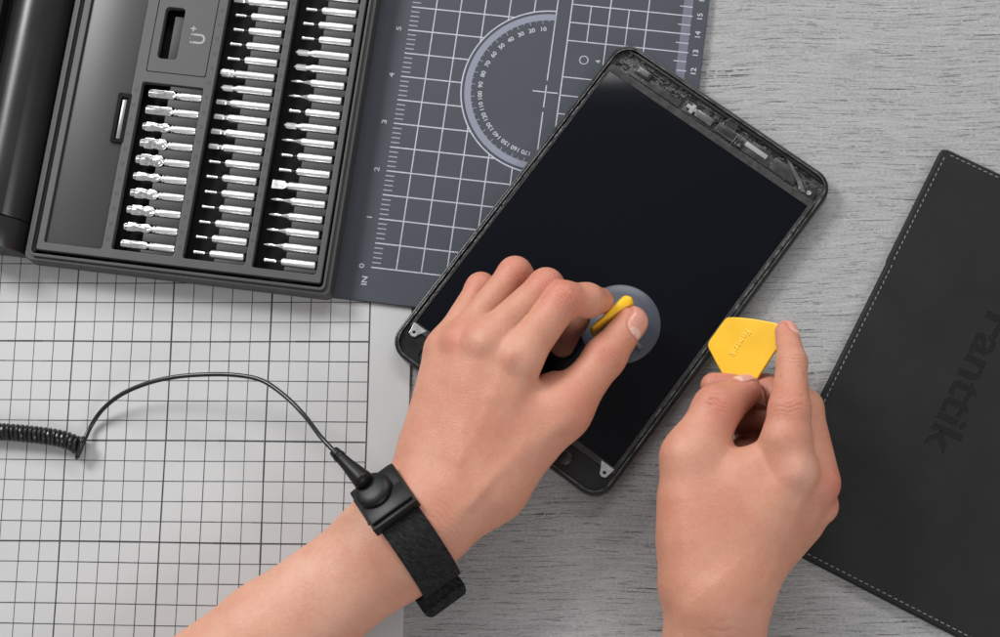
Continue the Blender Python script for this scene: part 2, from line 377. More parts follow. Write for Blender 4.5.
g.box(58.4, 123, 30, 62.8, 165, 35.2, 1, .6)
g.obj('latch', ['hole', 'slotbar'], root)
# magnetiser panel
g = cg()
pl = [rrect(76.8, 197.5, 140, 300, 2), rrect(77.7, 198.4, 139.1, 299, 2)]
g.plate(pl[0], [pl[1]], ZT+.02, ZT+.12, 0, 0)
g.obj('magnetizer_panel', ['hole'], root)
g = cg(); g.box(86, 213, 20, 106.5, 269, 21, 0); g.box(95, 213, 21, 106.5, 262, 29, 1, .4); g.obj('magnetizer_slot', ['hole', 'holder'], root)
g = cg(); ux, uy = 122, 240; zz = ZT+.1
def icn(p, q, w_): g.strip(p, q, w_, zz, 0)
# horseshoe magnet, open to the left, with field dots and a plus
n = 14; vs = []
for i in range(n+1):
    t = math.radians(-90+180*i/n)
    for r in (3.2, 5.4): vs.append((ux+5+r*math.cos(t)*1., uy-2+r*math.sin(t), zz))
g.add(vs, [(2*i, 2*i+1, 2*i+3, 2*i+2) for i in range(n)], 0, smooth=False)
icn((ux-2.5, uy-2+4.3), (ux+5.05, uy-2+4.3), 2.2); icn((ux-2.5, uy-2-4.3), (ux+5.05, uy-2-4.3), 2.2)
icn((ux-5, uy+2.3), (ux-3.4, uy+2.3), 2.2); icn((ux-5, uy-6.3), (ux-3.4, uy-6.3), 2.2); icn((ux-6.2, uy-2), (ux-5.4, uy-2), 1.2)
icn((ux-6.5, uy+8.5), (ux-.7, uy+8.5), 1.5); g.strip((ux-3.6, uy+5.6), (ux-3.6, uy+11.4), 1.5, zz+.02, 0)
g.obj('magnet_icon', ['icon'], root)
# bit holders: combs of ribs that the shanks lie between
cols = {1: (75.7, 140, 84, 139.2, 16.1, 17.72, 10, .46), 2: (149.5, 213.5, 156, 210.8, 16.0, 15.83, 33, .50), 3: (220.5, 286, 228, 283.2, 16.4, 15.72, 33, .50)}
for ci, (x0, x1, bx0, bx1, y0, pitch, n, fr) in cols.items():
    g = cg(); xm = x0+(x1-x0)*fr
    ytop = 186 if ci == 1 else 548; ylo = 8.2 if ci == 1 else 7.2
    g.box(x0, ylo, 18.9, x1, ytop, 20, 1)
    g.box(xm, ylo+.3, 20, x1-.2, ytop-.3, 27, 0, .3)
    for k in range(n+1):
        a = y0+(k-.5)*pitch+4.6 if k else ylo+.4; b = y0+(k+.5)*pitch-4.6 if k < n else ytop-.4
        a = y0+(k-1)*pitch+4.4 if k else ylo+.4; b = y0+k*pitch-4.4 if k < n else ytop-.4
        if b-a > 1: g.box(xm-.5, a, 26.8, x1-.15, b, 33.5, 0, .5)
    g.obj('bit_holder', ['holder', 'hole'], root)
# curved lid folded back along the left edge
g = cg()
def hump(c, r, h, zb, x):        # profile height
    t = (x-c)/r; return zb+h*math.sqrt(max(0, 1-t*t))
xs = [-15.5-67*i/40 for i in range(41)]; prof = [(x, hump(-48.5, 34, 46, 10, x)) for x in xs]
prof = [(-15.5, 8)]+prof+[(-82.6, 24), (-85, 24), (-85, 42), (-88, 44), (-91, 42), (-91, 38), (-94, 38), (-94, 44), (-98, 45.5), (-102, 44), (-102, 40), (-105, 40), (-105, 46), (-112, 48), (-160, 50), (-320, 46), (-340, 30), (-340, 8)]
def sweep(prof, ya, yb, mi=0, inset=0, end=2.0):
    rows = [(ya, .0, .9), (ya+.5, 0, .97), (ya+end, 0, 1.), (yb, 0, 1.)]
    vs = []; n = len(prof)
    for y, _, k in rows: vs += [(x, y, 8+(z-8)*k-inset) for x, z in prof]
    fs = [(r*n+i, r*n+(i+1) % n, (r+1)*n+(i+1) % n, (r+1)*n+i) for r in range(3) for i in range(n)]
    fs += [tuple(range(n))[::-1]]
    g.add(vs, fs, mi)
sweep(prof, -6, 25.5); sweep(prof, 26.3, 560)
g.box(-330, 24, 9, -18, 28, 18, 0)
g.obj('lid', ['lid'], root, autosmooth=True)

# ---- bits: each one a thing of its own
def place_bit(label, cat_len, shank_r, head, x0, x1, y, zc, col):
    Tm = T @ Matrix.Translation((x1, y, zc)) @ Matrix.Rotation(math.radians(-90), 4, 'Y') @ Matrix.Rotation(0, 4, 'Z')
    r = empty('screwdriver_bit', T @ Vector((x1, y, zc)), 0, label, 'screwdriver bit', 'precision bits laid in the rows of the case')
    g = G(Tm); sr = shank_r; L = x1-x0
    return r, g, Tm, L
def hexprof(g, prof, n=6, tw=0): g.lathe(prof, 0, Matrix.Rotation(math.radians(tw), 4, 'Z'), n, smooth=False)
heads_done = 0
def make_bit(ci, k, kind, x0, x1, y):
    zc = 32.3; Lb = x1-x0
    Tm = T @ Matrix.Translation((x1, y, zc)) @ Matrix.Rotation(math.radians(-90), 4, 'Y')      # local z runs from the shank end to the tip
    root_b = empty('screwdriver_bit', T @ Vector((x1, y, zc)))
    g = G(Tm); h = G(Tm); nk = None
    sr = 4.05
    if kind == 'thin':       # shank, dark neck, thin blade
        s1 = Lb*random.uniform(.64, .68); g.lathe([(sr-.7, 0), (sr, .8), (sr, s1-1.8), (sr-1.3, s1)], 0, None, 20)
        nk = G(Tm); nk.lathe([(1.5, s1-.5), (1.1, s1+3), (1.0, s1+6)], 0, None, 10)
        tl = Lb; hr = random.uniform(1.3, 1.7); h.lathe([(.9, s1+5), (hr, s1+6.5), (hr, tl-3), (hr*1.25, tl-1.5), (.5, tl)], 0, None, 8, smooth=False)
    elif kind == 'cone':     # shank that narrows into a pointed tip
        s1 = Lb*.62; g.lathe([(sr-.7, 0), (sr, .8), (sr, s1-1), (sr-.5, s1)], 0, None, 20)
        h.lathe([(sr-.5, s1-.2), (sr-1.1, s1+2), (1.5, s1+7), (1.2, s1+9), (1.7, Lb-6), (1.3, Lb-3), (.4, Lb)], 0, None, 8, smooth=False)
    elif kind == 'cross':    # phillips style
        s1 = Lb*.66; g.lathe([(sr-.7, 0), (sr, .8), (sr, s1)], 0, None, 20)
        h.lathe([(sr, s1-.2), (sr-.6, s1+1.5), (2.4, s1+4), (2.2, s1+6)], 0, None, 16)
        for q in range(4):
            Tq = Matrix.Rotation(math.radians(45+90*q), 4, 'Z'); h.add([(0, -.55, s1+4), (3.1, -.55, s1+6), (3.1, -.55, Lb-3), (.3, -.55, Lb), (0, .55, s1+4), (3.1, .55, s1+6), (3.1, .55, Lb-3), (.3, .55, Lb)], [(0, 1, 2, 3), (7, 6, 5, 4), (0, 4, 5, 1), (1, 5, 6, 2), (2, 6, 7, 3)], 0, Tq, smooth=False)
    elif kind == 'flat':     # wide slotted blade
        s1 = Lb*.68; g.lathe([(sr-.7, 0), (sr, .8), (sr, s1), (2.6, s1+3)], 0, None, 20)
        h.add([(-2, -1, s1+2), (2, -1, s1+2), (2, 1, s1+2), (-2, 1, s1+2), (-1.6, -4.2, s1+6), (1.6, -4.2, s1+6), (1.6, 4.2, s1+6), (-1.6, 4.2, s1+6), (-.9, -4.4, Lb), (.9, -4.4, Lb), (.9, 4.4, Lb), (-.9, 4.4, Lb)],
              [(0, 1, 5, 4), (1, 2, 6, 5), (2, 3, 7, 6), (3, 0, 4, 7), (4, 5, 9, 8), (5, 6, 10, 9), (6, 7, 11, 10), (7, 4, 8, 11), (8, 9, 10, 11)], 0, None, smooth=False)
    elif kind == 'hex':      # thick hexagon tip
        s1 = Lb*.70; g.lathe([(sr-.7, 0), (sr, .8), (sr, s1), (sr-.9, s1+1.5)], 0, None, 20)
        hr = random.uniform(2.5, 3.1); h.lathe([(2, s1+1), (hr-.3, s1+2.5), (hr*.75, s1+6), (hr, s1+7), (hr, Lb-1), (hr-.6, Lb)], 0, None, 6, smooth=False)
    elif kind == 'stub':     # short thick socket tip
        s1 = Lb*.72; g.lathe([(sr-.7, 0), (sr, .8), (sr, s1)], 0, None, 20)
        h.lathe([(2.1, s1-.1), (2.1, s1+1.5), (4.0, s1+2), (4.3, s1+5), (3.6, s1+5.6), (4.4, s1+7), (4.4, Lb-2), (3.2, Lb)], 0, None, 10, smooth=False)
    elif kind == 'socket':   # nut socket with long flutes and collars
        s1 = Lb*.47; hr, fl, coll = {0: (4.3, 6, 1), 1: (4.6, 6, 1), 2: (4.9, 6, 2), 3: (5.9, 6, 3), 4: (6.1, 6, 3), 5: (4.4, 6, 2), 6: (5.4, 6, 3), 7: (5.3, 6, 3), 8: (4.6, 6, 2), 9: (3.6, 6, 1)}[k]
        g.lathe([(sr-.5, 0), (sr, .8), (sr, s1-4), (sr-.8, s1-3.4), (sr-.8, s1-2.8), (sr, s1-2.2), (sr, s1-1), (sr-1, s1)], 0, None, 20)
        z0 = s1; N_ = 48
        def ring(z, r, dep):
            q = []
            for i in range(N_):
                a = 2*math.pi*i/N_; rr = r*(1-dep*max(0, math.cos(fl*a))**3); q.append((rr*math.cos(a), rr*math.sin(a), z))
            return q
        prof = [(z0-.5, 2.2, 0), (z0+1, 2.6, .0), (z0+2.6, hr*.72, .2)]
        LL = Lb-z0-3
        if coll == 1: prof += [(z0+4, hr, .42), (Lb-2, hr, .42), (Lb, hr*.8, .3)]
        elif coll == 2: prof += [(z0+4, hr*.8, .3), (z0+5.5, hr, .42), (z0+9, hr, .42), (z0+10.5, hr*.82, .42), (z0+LL*.62, hr*.82, .42), (z0+LL*.7, hr, .42), (Lb-3.5, hr, .42), (Lb-2.5, hr*.8, .3), (Lb, hr*.7, .3)]
        else: prof += [(z0+3.5, hr*.85, .3), (z0+5, hr, .5), (z0+10, hr, .5), (z0+11, hr*.86, .45), (z0+15, hr*.86, .45), (z0+16, hr*1., .34), (Lb-5, hr*.98, .34), (Lb-4, hr*.75, .3), (Lb, hr*.66, .3)]
        vs = []
        for z, r, d in prof: vs += ring(z, r, d)
        fs = [(a*N_+i, a*N_+(i+1) % N_, (a+1)*N_+(i+1) % N_, (a+1)*N_+i) for a in range(len(prof)-1) for i in range(N_)]+[tuple((len(prof)-1)*N_+i for i in range(N_))]
        h.add(vs, fs, 0)
    g.obj('shank', ['steel'], root_b)
    h.obj('tip', ['steel_dark' if kind in ('cone', 'hex', 'flat', 'socket') else 'steel'], root_b)
    if nk: nk.obj('neck', ['neck'], root_b)
    return root_b
ordn = ['first', 'second', 'third', 'fourth', 'fifth', 'sixth', 'seventh', 'eighth', 'ninth', 'tenth', 'eleventh', 'twelfth', 'thirteenth', 'fourteenth', 'fifteenth', 'sixteenth', 'seventeenth', 'eighteenth', 'nineteenth', 'twentieth']
desc = {'thin': 'steel bit with thin needle tip', 'cone': 'steel bit tapering to a point', 'cross': 'steel cross tip bit', 'flat': 'steel bit with wide flat blade', 'hex': 'steel bit with thick faceted tip', 'stub': 'steel bit with stubby knobbed head', 'socket': 'fluted nut socket bit'}
c2k = ['thin']*7+['hex']*4+['cross', 'stub']+['thin']*4+['hex', 'thin', 'thin']       # from the bottom row up
c3k = ['thin', 'cone', 'cone', 'cone', 'cone', 'flat', 'thin', 'thin', 'cone', 'cross', 'thin', 'cone', 'cone', 'cross', 'cross', 'thin', 'thin', 'thin', 'cone', 'thin']
for ci, kinds, cname in ((1, ['socket']*10, 'left column'), (2, c2k[:19], 'middle column'), (3, c3k[:20], 'right column')):
    x0, x1, bx0, bx1, y0, pitch, n, fr = cols[ci]
    for k, kd in enumerate(kinds):
        kk = (9-k) if ci == 1 else k
        j = random.uniform(-.7, .7)
        y = y0+k*pitch
        xx0 = bx0+j
        if ci == 1: r = make_bit(ci, kk, kd, xx0, bx1, y)
        else:
            xx0 = bx0+j+(2 if kd == 'thin' else -1.5 if kd in ('stub', 'flat', 'hex') else 0); r = make_bit(ci, k, kd, xx0, bx1+random.uniform(-.8, .5), y)
        props(r, f'{desc[kd]}, {ordn[k]} from the bottom of the {cname}', 'screwdriver bit', 'precision bits laid in the rows of the case')

# ================================================================== TABLET
T, tang = frameT((389.2, 346.8), (599.6, 503), 16)
base = T @ Vector((128, 195, 0)); root = empty('tablet', base, 0, 'black tablet with its front glass removed, dark screen showing under the suction cup', 'tablet')
zt = 17.
g = G(T); g.plate(rrect(-3.2, -1, 259, 396, 21, 8), [rrect(1.2, 3, 255, 392, 17, 8)], 1.5, zt, 1.6, 0); g.obj('frame', ['tab_body'], root)
g = G(T); g.plate(rrect(-.2, 1.8, 256.4, 393.2, 19, 8), [rrect(1.1, 3.1, 255.1, 391.9, 17.5, 8)], zt-1, zt+.25, .2, 0); g.obj('edge_strip', ['tab_edge'], root)
g = G(T); g.plate(rrect(0, 2, 256, 393, 18, 8), [], 1.2, 11.5, 0, 0); g.obj('back_plate', ['tab_glue'], root)
g = G(T); g.plate(rrect(2.6, 29.5, 253.5, 367, 2), [rrect(6, 36, 249.2, 359.8, .6)], 11.6, 15.6, .3, 0); g.obj('screen_bezel', ['bezel'], root)
g = G(T); g.box(5.6, 35.4, 11.7, 249.8, 360.4, 15.0, 0, .2); g.obj('screen', ['screen'], root)
# glue ridges along the long sides
for xa, xb in ((2.4, 5.0), (251.2, 254.6)):
    g = G(T); g.box(xa+.4, 38, 12, xb-.6, 352, 14.6, 0, .3)
    y = 40
    while y < 350:
        L_ = random.uniform(6, 26); w_ = random.uniform(.5, 1); g.box(xa+random.uniform(0, .6), y, 14, xa+(xb-xa)*w_, y+L_, 15.9+random.uniform(-.2, .6), 0, .3); y += L_+random.uniform(1, 7)
    g.obj('adhesive_residue', ['tab_glue'], root)
T2 = T @ Matrix.Translation((-1, 4.2, 0))
# top strip: boards, connectors, camera, screws
g = G(T2)
random.seed(21)
for i in range(280):
    x = random.uniform(8, 246); y = random.uniform(366, 386); w_ = random.uniform(.8, 6); h_ = random.uniform(.6, 2.6)
    if (x > 236 and y > 378): continue
    a = math.radians(random.choice([0, 0, 0, 0, 90, 20, -25, 8]))
    g.box(-w_/2, -h_/2, 11.5, w_/2, h_/2, 12+random.uniform(.3, 3), random.choice([0, 0, 0, 0, 1, 1, 2, 3]), .3, T=Matrix.Translation((x, y, 0)) @ Matrix.Rotation(a, 4, 'Z'), seg=1)
g.obj('circuit_strip', ['chip', 'tab_glue', 'grey_part', 'tab_edge'], root)
g = G(T2)
g.box(24, 364.5, 11.5, 86, 372.5, 14.0, 0, .4); g.box(90, 364.8, 11.5, 146, 371, 13.5, 0, .4); g.box(150, 365, 11.5, 226, 377, 14.0, 0, .4)
g.box(196, 366, 14, 224, 379, 14.6, 0, .3); g.box(168, 367, 14, 190, 380, 14.5, 0, .3)
g.obj('flex_cable', ['bezel'], root)
g = G(T2); g.box(4, 383.4, 12, 254, 386, 15.4, 0, .5); g.obj('shield_rail', ['tab_body'], root)
g = G(T2); g.box(27, 369, 13, 46, 378, 16.2, 0, 1.2); g.box(30, 371, 16.2, 43, 376.5, 17, 1, .6); g.obj('connector', ['chip', 'grey_part'], root)
g = G(T2); g.box(92, 369.5, 14, 104, 373.5, 16.8, 0, .5); g.box(97, 366, 14.5, 101.5, 376, 17.3, 0, .8); g.obj('clip', ['white_part'], root)
g = G(T2); g.box(104, 366.5, 13, 124, 374.5, 16.6, 0, .8); g.obj('shield_can', ['grey_part'], root)
g = G(T2); g.box(130, 366.5, 13, 152, 375.5, 16.4, 0, 1); g.plate(rrect(129.3, 366, 152.6, 376, 1.5), [rrect(130.4, 367, 151.5, 375, 1)], 16.2, 16.8, .2, 1)
g.lathe([(8, 12), (8, 15.5), (7, 16), (6, 15.2), (.1, 15.2)], 0, Matrix.Translation((140, 378.5, 0)), 24); g.obj('camera_module', ['chip', 'grey_part'], root)
g = G(T2); g.lathe([(4, 12), (4, 16), (3, 16.6), (1.8, 16.4), (.1, 15.6)], 0, Matrix.Translation((157.5, 368.5, 0)), 20); g.obj('sensor', ['chip'], root)
g = G(T2); g.box(163, 370.5, 13, 189, 375.5, 16.7, 0, .7); g.obj('foam_strip', ['white_part'], root)
g = G(T2); g.add([(204, 384, 15.2), (212, 383, 15.2), (229, 374, 15.2), (240, 366, 15.2), (236, 364, 15.2), (226, 371, 15.2), (209, 381, 15.2)], [(0, 6, 5, 4, 3, 2, 1)], 0, smooth=False); g.obj('foil_tape', ['grey_part'], root)
def screw(x, y, r=3.):
    g = G(T2); g.lathe([(r, 12), (r, 16), (r-.5, 16.6), (r*.55, 16.6), (r*.4, 15.4), (.1, 15.4)], 0, Matrix.Translation((x, y, 0)), 18); g.obj('screw', ['silver'], root)
screw(243.5, 367.5, 2.6); screw(233, 366.5, 1.6)
g = G(T2); g.plate([(237, 361), (250, 361), (250, 373), (246, 378), (240, 372)], [], 12, 14.4, .4, 0); g.obj('corner_plate', ['chip'], root)
# bottom strip
g = G(T); g.plate(rrect(4, 4, 254, 28.5, 14, 8), [rrect(28, 9, 58, 24, 3), rrect(196, 8, 214, 22, 6)], 11.5, 13.6, .4, 0); g.obj('bottom_cover', ['tab_body'], root)
g = G(T); g.box(30, 11, 11.6, 52, 23, 14.2, 0, 1.4); g.obj('speaker', ['chip'], root)
g = G(T); g.lathe([(6, 11.6), (6, 12.8), (5.2, 13.2), (.1, 13.2)], 0, Matrix.Translation((205, 15, 0)), 24); g.obj('home_button', ['chip'], root)
for i in range(14):
    x = random.choice([random.uniform(18, 70), random.uniform(180, 225)]); y = random.uniform(6, 27)
    g = G(T); g.box(x, y, 13, x+random.uniform(.8, 2), y+random.uniform(.8, 1.4), 14.4, 0, .2, seg=1); g.obj('glass_crumb', ['grey_part'], root)
for x, sgn in ((11, 1), (245, -1)):
    g = G(T); hole = [(x+1.7*math.cos(t*.7), 26.5+1.7*math.sin(t*.7)) for t in range(9)]
    out = [(x-6*sgn, 34.5), (x+9.5*sgn, 34.5), (x+5.2*sgn, 27), (x+3.4*sgn, 22.9), (x, 21.6), (x-3.9*sgn, 23.2), (x-4.8*sgn, 27)]
    if sgn < 0: out = out[::-1]
    g.plate(out, [hole[::-1]], 14.2, 15.9, .3, 0); g.obj('mounting_tab', ['silver'], root)

# ================================================================== SUCTION CUP
cc = P(620, 324, 17); cc.z = 15.3; root = empty('suction_cup', cc, 0, 'round smoky suction cup with yellow pull tab pinched by thumb and finger', 'suction cup')
Tc = Matrix.Translation(cc)
g = G(Tc); g.lathe([(39.6, 0), (39.9, .7), (38.5, 1.6), (30, 3.4), (18, 6.5), (9, 9), (6, 12), (5.6, 16), (.1, 16.2)], 0, None, 72); g.obj('cup', ['cup'], root)
pm = P(637, 345.5, 18.5); g = G(Matrix.Translation((pm.x, pm.y, 20.0)) @ Matrix.Rotation(math.radians(-40), 4, 'Z')); g.box(-5, -2.4, -.8, 5, 2.4, 1.2, 0, .7); g.obj('moulded_mark', ['grey_part'], root)
ha, hb = P(592, 330, 66), P(632, 298, 66)
mid = (ha+hb)/2; mid.z = 0; hd = (hb-ha); hang = math.atan2(hd.y, hd.x); hl = Vector((hd.x, hd.y)).length
g = G(Matrix.Translation((mid.x, mid.y, 0)) @ Matrix.Rotation(hang, 4, 'Z'))
n = 22; vs = []; zs = [24, 30, 45, 62, 66, 69, 71, 72]; ks = [.45, .8, 1, 1, .95, .84, .62, .34]
for z, k in zip(zs, ks):
    pts = []
    for i in range(n):
        u = i/(n-1); x = (-hl/2+hl*u); wd = 3.9+3.8*max(0, u-.25)/.75
        if u > .86: wd *= math.sqrt(max(.02, 1-((u-.86)/.14)**2))
        if u < .06: wd *= .75
        pts.append((x, wd))
    loop = [(x*(.9+.1*k), -w_*k) for x, w_ in pts]+[(x*(.9+.1*k), w_*k) for x, w_ in reversed(pts)]
    vs += [(x, y, z) for x, y in loop]
m_ = 2*n; fs = [(a*m_+i, a*m_+(i+1) % m_, (a+1)*m_+(i+1) % m_, (a+1)*m_+i) for a in range(len(zs)-1) for i in range(m_)]+[tuple(range(m_))[::-1], tuple((len(zs)-1)*m_+i for i in range(m_))]
g.add(vs, fs, 0); g.obj('pull_tab', ['yellow'], root)

# ================================================================== OPENING PICK
pp = P(742, 348, 48); root = empty('opening_pick', pp, 0, 'yellow plastic opening pick held at the edge of the tablet', 'opening pick')
kz = {'l': 26, 'r': 60}
def zpick(px): return 24+(px-711)*.60
raw = [(711, 344), (717, 335), (724, 326), (728, 320.5), (733, 318.3), (742, 318.6), (755, 320), (768, 321.6), (779, 324), (782, 335), (781, 346), (776, 354), (770, 364), (764, 374), (757, 383), (748, 387), (738, 387), (732, 385), (727, 378), (721, 367), (715, 356), (711.5, 349)]
raw = [(710.8, 345), (718.5, 333), (727, 321.5), (731, 318.6), (742, 318.4), (757, 320), (770, 322.3), (781, 325.5), (784, 335), (782, 346), (776, 355), (766, 370), (757, 383), (748, 388), (738, 387), (731, 383), (722, 369), (715, 356)]
sm = []
for i in range(len(raw)):
    p0, p1, p2, p3 = [Vector(raw[(i+k) % len(raw)]) for k in (-1, 0, 1, 2)]
    for k in range(4):
        t = k/4; sm.append(.5*((2*p1)+(p2-p0)*t+(2*p0-5*p1+4*p2-p3)*t*t+(3*p1-p0-3*p2+p3)*t**3))
raw = [(v.x, v.y) for v in sm]
pl_ = [P(x, y, zpick(x)) for x, y in raw]
ex = (P(779, 345, zpick(779))-P(711, 345, zpick(711))).normalized(); ey = Vector((0, 1, 0)); ey = (ey-ex*ey.dot(ex)).normalized(); ez = ex.cross(ey)
Tp = Matrix((ex.to_4d(), ey.to_4d(), ez.to_4d(), (0, 0, 0, 1))).transposed(); Tp.col[3] = pp.to_4d()
for i in range(3):
    for j in range(3): Tp[j][i] = (ex, ey, ez)[i][j]
Tp[3][0] = Tp[3][1] = Tp[3][2] = 0; Tp[3][3] = 1
inv = Tp.inverted(); loop = [((inv @ q).x, (inv @ q).y) for q in pl_][::-1]
g = G(Tp); g.plate(loop, [], -1.4, 1.4, 1.1, 0)
q = inv @ P(743.5, 344, zpick(743.5)); g.text('Fanttik', q.x, q.y, 1.2, 7.0, math.radians(236), 1, .8, 1.0, bev=.1, bold=.0, sp=1.12)
q = inv @ P(763, 362, zpick(763)); g.strip((q.x-3, q.y-4.6), (q.x+3, q.y+4.6), .8, 1.55, 1)
g.obj('blade', ['yellow', 'yellow_light'], root)

# ================================================================== LEATHER SLEEVE
T, lang = frameT((816, 404), (942, 151), 8)
base = T @ Vector((80, -150, 0)); root = empty('leather_sleeve', base, 0, 'black leather sleeve with pale stitched edge and debossed lettering', 'sleeve')
def notch(d):   # outline with a small step in the long edge, inset d
    return [(-139.5+d, -330), (-139.5+d, -.8-d), (-136+d, 1-d) if False else (-139.5+d, -d), (159, -d), (163, 1.2-d), (285-d*.2, 1.6-d), (290-d*.6, .2-d*.8), (292-d, -4-d*.4), (292-d, -330)]
g = G(T); g.plate(notch(0), [], 0.4, 4.2, .8, 0); g.plate(notch(1.0), [], 4.2, 8, 1.6, 0)
g.obj('cover', ['leather'], root)
g = G(T)
def stitches(p, q, step=6.0, ln_=3.6):
    p = Vector(p); q = Vector(q); d = (q-p); L_ = d.length; d.normalize(); n = int(L_/step); a = math.atan2(d.y, d.x)
    for i in range(n):
        c = p+d*(i+.5)*step
        g.box(-ln_/2, -.55, 7.6, ln_/2, .55, 8.7, 0, .3, T=Matrix.Translation((c.x, c.y, 0)) @ Matrix.Rotation(a+math.radians(random.uniform(4, 9)), 4, 'Z'), seg=1)
stitches((-134, -6), (160, -6)); stitches((163, -5.2), (286, -5)); stitches((-134, -6), (-134, -320)); stitches((286.5, -8), (286.5, -320))
g.obj('stitching', ['thread'], root)
g = G(T)
g.text('Fanttik', 88, -122, 7.3, 31, math.pi, 0, 1.1, 1.25, bev=.45, bold=.014, sp=1.)
g.obj('debossed_lettering', ['leather_letters'], root)  # slightly raised letters; a darker leather colour gives the pressed-in look

# ================================================================== ARMS (sculpted as distance fields)
def W_(px, py, z, r):
    p = P(px, py, z); d = (p-Vector(CO)).length; return np.array(p, dtype=np.float32), r*d/F
class Sculpt:
    def __init__(s, lo, hi, vox):
        s.lo = np.array(lo, np.float32); s.vox = vox; s.n = np.ceil((np.array(hi)-s.lo)/vox).astype(int)+1
        s.ax = [s.lo[i]+vox*np.arange(s.n[i], dtype=np.float32) for i in range(3)]
    def new(s): return np.full(s.n, 30., np.float32)
    def cone(s, d, A, B, k=8., flat=None, amp=1.):
        (a, ra), (b, rb) = A, B; m = max(ra, rb)+k+6
        lo = np.maximum(((np.minimum(a, b)-m-s.lo)/s.vox).astype(int), 0); hi = np.minimum(((np.maximum(a, b)+m-s.lo)/s.vox).astype(int)+2, s.n)
        if np.any(hi <= lo): return
        sl = tuple(slice(lo[i], hi[i]) for i in range(3))
        X, Y, Z_ = np.meshgrid(*[s.ax[i][sl[i]] for i in range(3)], indexing='ij', sparse=True)
        ba = b-a; L2 = float(ba@ba)+1e-6
        px, py, pz = X-a[0], Y-a[1], Z_-a[2]
        h = np.clip((px*ba[0]+py*ba[1]+pz*ba[2])/L2, 0, 1)
        qx, qy, qz = px-h*ba[0], py-h*ba[1], pz-h*ba[2]
        q2 = qx*qx+qy*qy+qz*qz; sc_ = 1.
        if flat is not None:
            nv, kf = flat; c = qx*nv[0]+qy*nv[1]+qz*nv[2]; q2 = q2+c*c*(1/kf**2-1); sc_ = .5+.5*kf
        di = (np.sqrt(q2)-(ra+(rb-ra)*h))*sc_
        s.smin(d, di, k, sl)
    @staticmethod
    def smin(d, di, k, sl=None):
        t = d[sl] if sl is not None else d
        if k <= 0: r = np.minimum(t, di)
        else: hh = np.maximum(k-np.abs(t-di), 0)/k; r = np.minimum(t, di)-hh*hh*k*.25
        if sl is not None: d[sl] = r
        else: d[:] = r
    def chain(s, d, J, k=6., flat=None):
        for a, b in zip(J, J[1:]): s.cone(d, a, b, k, flat)
def surface_nets(d, lo, vox):
    ins = d < 0; nx, ny, nz = d.shape
    c = np.zeros((nx-1, ny-1, nz-1), np.uint8)
    for i in (0, 1):
        for j in (0, 1):
            for k in (0, 1): c += ins[i:nx-1+i, j:ny-1+j, k:nz-1+k]
    act = (c > 0) & (c < 8); idx = np.argwhere(act); n = len(idx); vid = np.full(act.shape, -1, np.int32); vid[act] = np.arange(n)
    acc = np.zeros((n, 3), np.float32); cnt = np.zeros(n, np.float32)
    cor = [(i, j, k) for i in (0, 1) for j in (0, 1) for k in (0, 1)]
    vals = {q: d[idx[:, 0]+q[0], idx[:, 1]+q[1], idx[:, 2]+q[2]] for q in cor}
    for p in cor:
        for ax in range(3):
            if p[ax] == 0:
                q = list(p); q[ax] = 1; q = tuple(q); a, b = vals[p], vals[q]; m = (a < 0) != (b < 0)
                t = np.where(m, a/(a-b+1e-12), 0); pt = np.tile(np.array(p, np.float32), (n, 1)); pt[:, ax] = t
                acc[m] += pt[m]; cnt[m] += 1
    V = lo+(idx+acc/cnt[:, None])*vox
    faces = []
    for ax in range(3):
        u, v = [(1, 2), (2, 0), (0, 1)][ax]
        sl0 = [slice(1, -1)]*3; sl0[ax] = slice(0, -1); sl1 = [slice(1, -1)]*3; sl1[ax] = slice(1, None)
        A, B = ins[tuple(sl0)], ins[tuple(sl1)]; e = np.argwhere(A != B)
        off = np.array([1, 1, 1]); off[ax] = 0; e2 = e+off
        flip = ~A[e[:, 0], e[:, 1], e[:, 2]]
        def g_(du, dv):
            q = e2.copy(); q[:, u] += du; q[:, v] += dv; return vid[q[:, 0], q[:, 1], q[:, 2]]
        qd = np.stack([g_(-1, -1), g_(0, -1), g_(0, 0), g_(-1, 0)], 1); qd[flip] = qd[flip][:, ::-1]; faces.append(qd)
    return V, np.concatenate(faces)
def vnormals(V, Fq):
    a = V[Fq[:, 2]]-V[Fq[:, 0]]; b = V[Fq[:, 3]]-V[Fq[:, 1]]; fn = np.cross(a, b); N = np.zeros_like(V)
    for k in range(4): np.add.at(N, Fq[:, k], fn)
    return N/(np.linalg.norm(N, axis=1, keepdims=True)+1e-9)
def smoothstep(a, b, x): t = np.clip((x-a)/(b-a), 0, 1); return t*t*(3-2*t)
def relax(V, Fq, it=2, lam=.5):
    n = len(V); E = np.concatenate([Fq[:, [0, 1]], Fq[:, [1, 2]], Fq[:, [2, 3]], Fq[:, [3, 0]]])
    for _ in range(it):
        acc = np.zeros_like(V); cnt = np.zeros(n)
        for a, b in ((0, 1), (1, 0)):
            for c in range(3): acc[:, c] += np.bincount(E[:, a], V[E[:, b], c], n)
            cnt += np.bincount(E[:, a], minlength=n)
        V = V+lam*(acc/cnt[:, None]-V)
    return V
SKIN = np.array([.535, .250, .166]); RED = np.array([.53, .170, .122]); PALE = np.array([.64, .36, .27])
def unit(v): v = np.array(v, float); return v/np.linalg.norm(v)
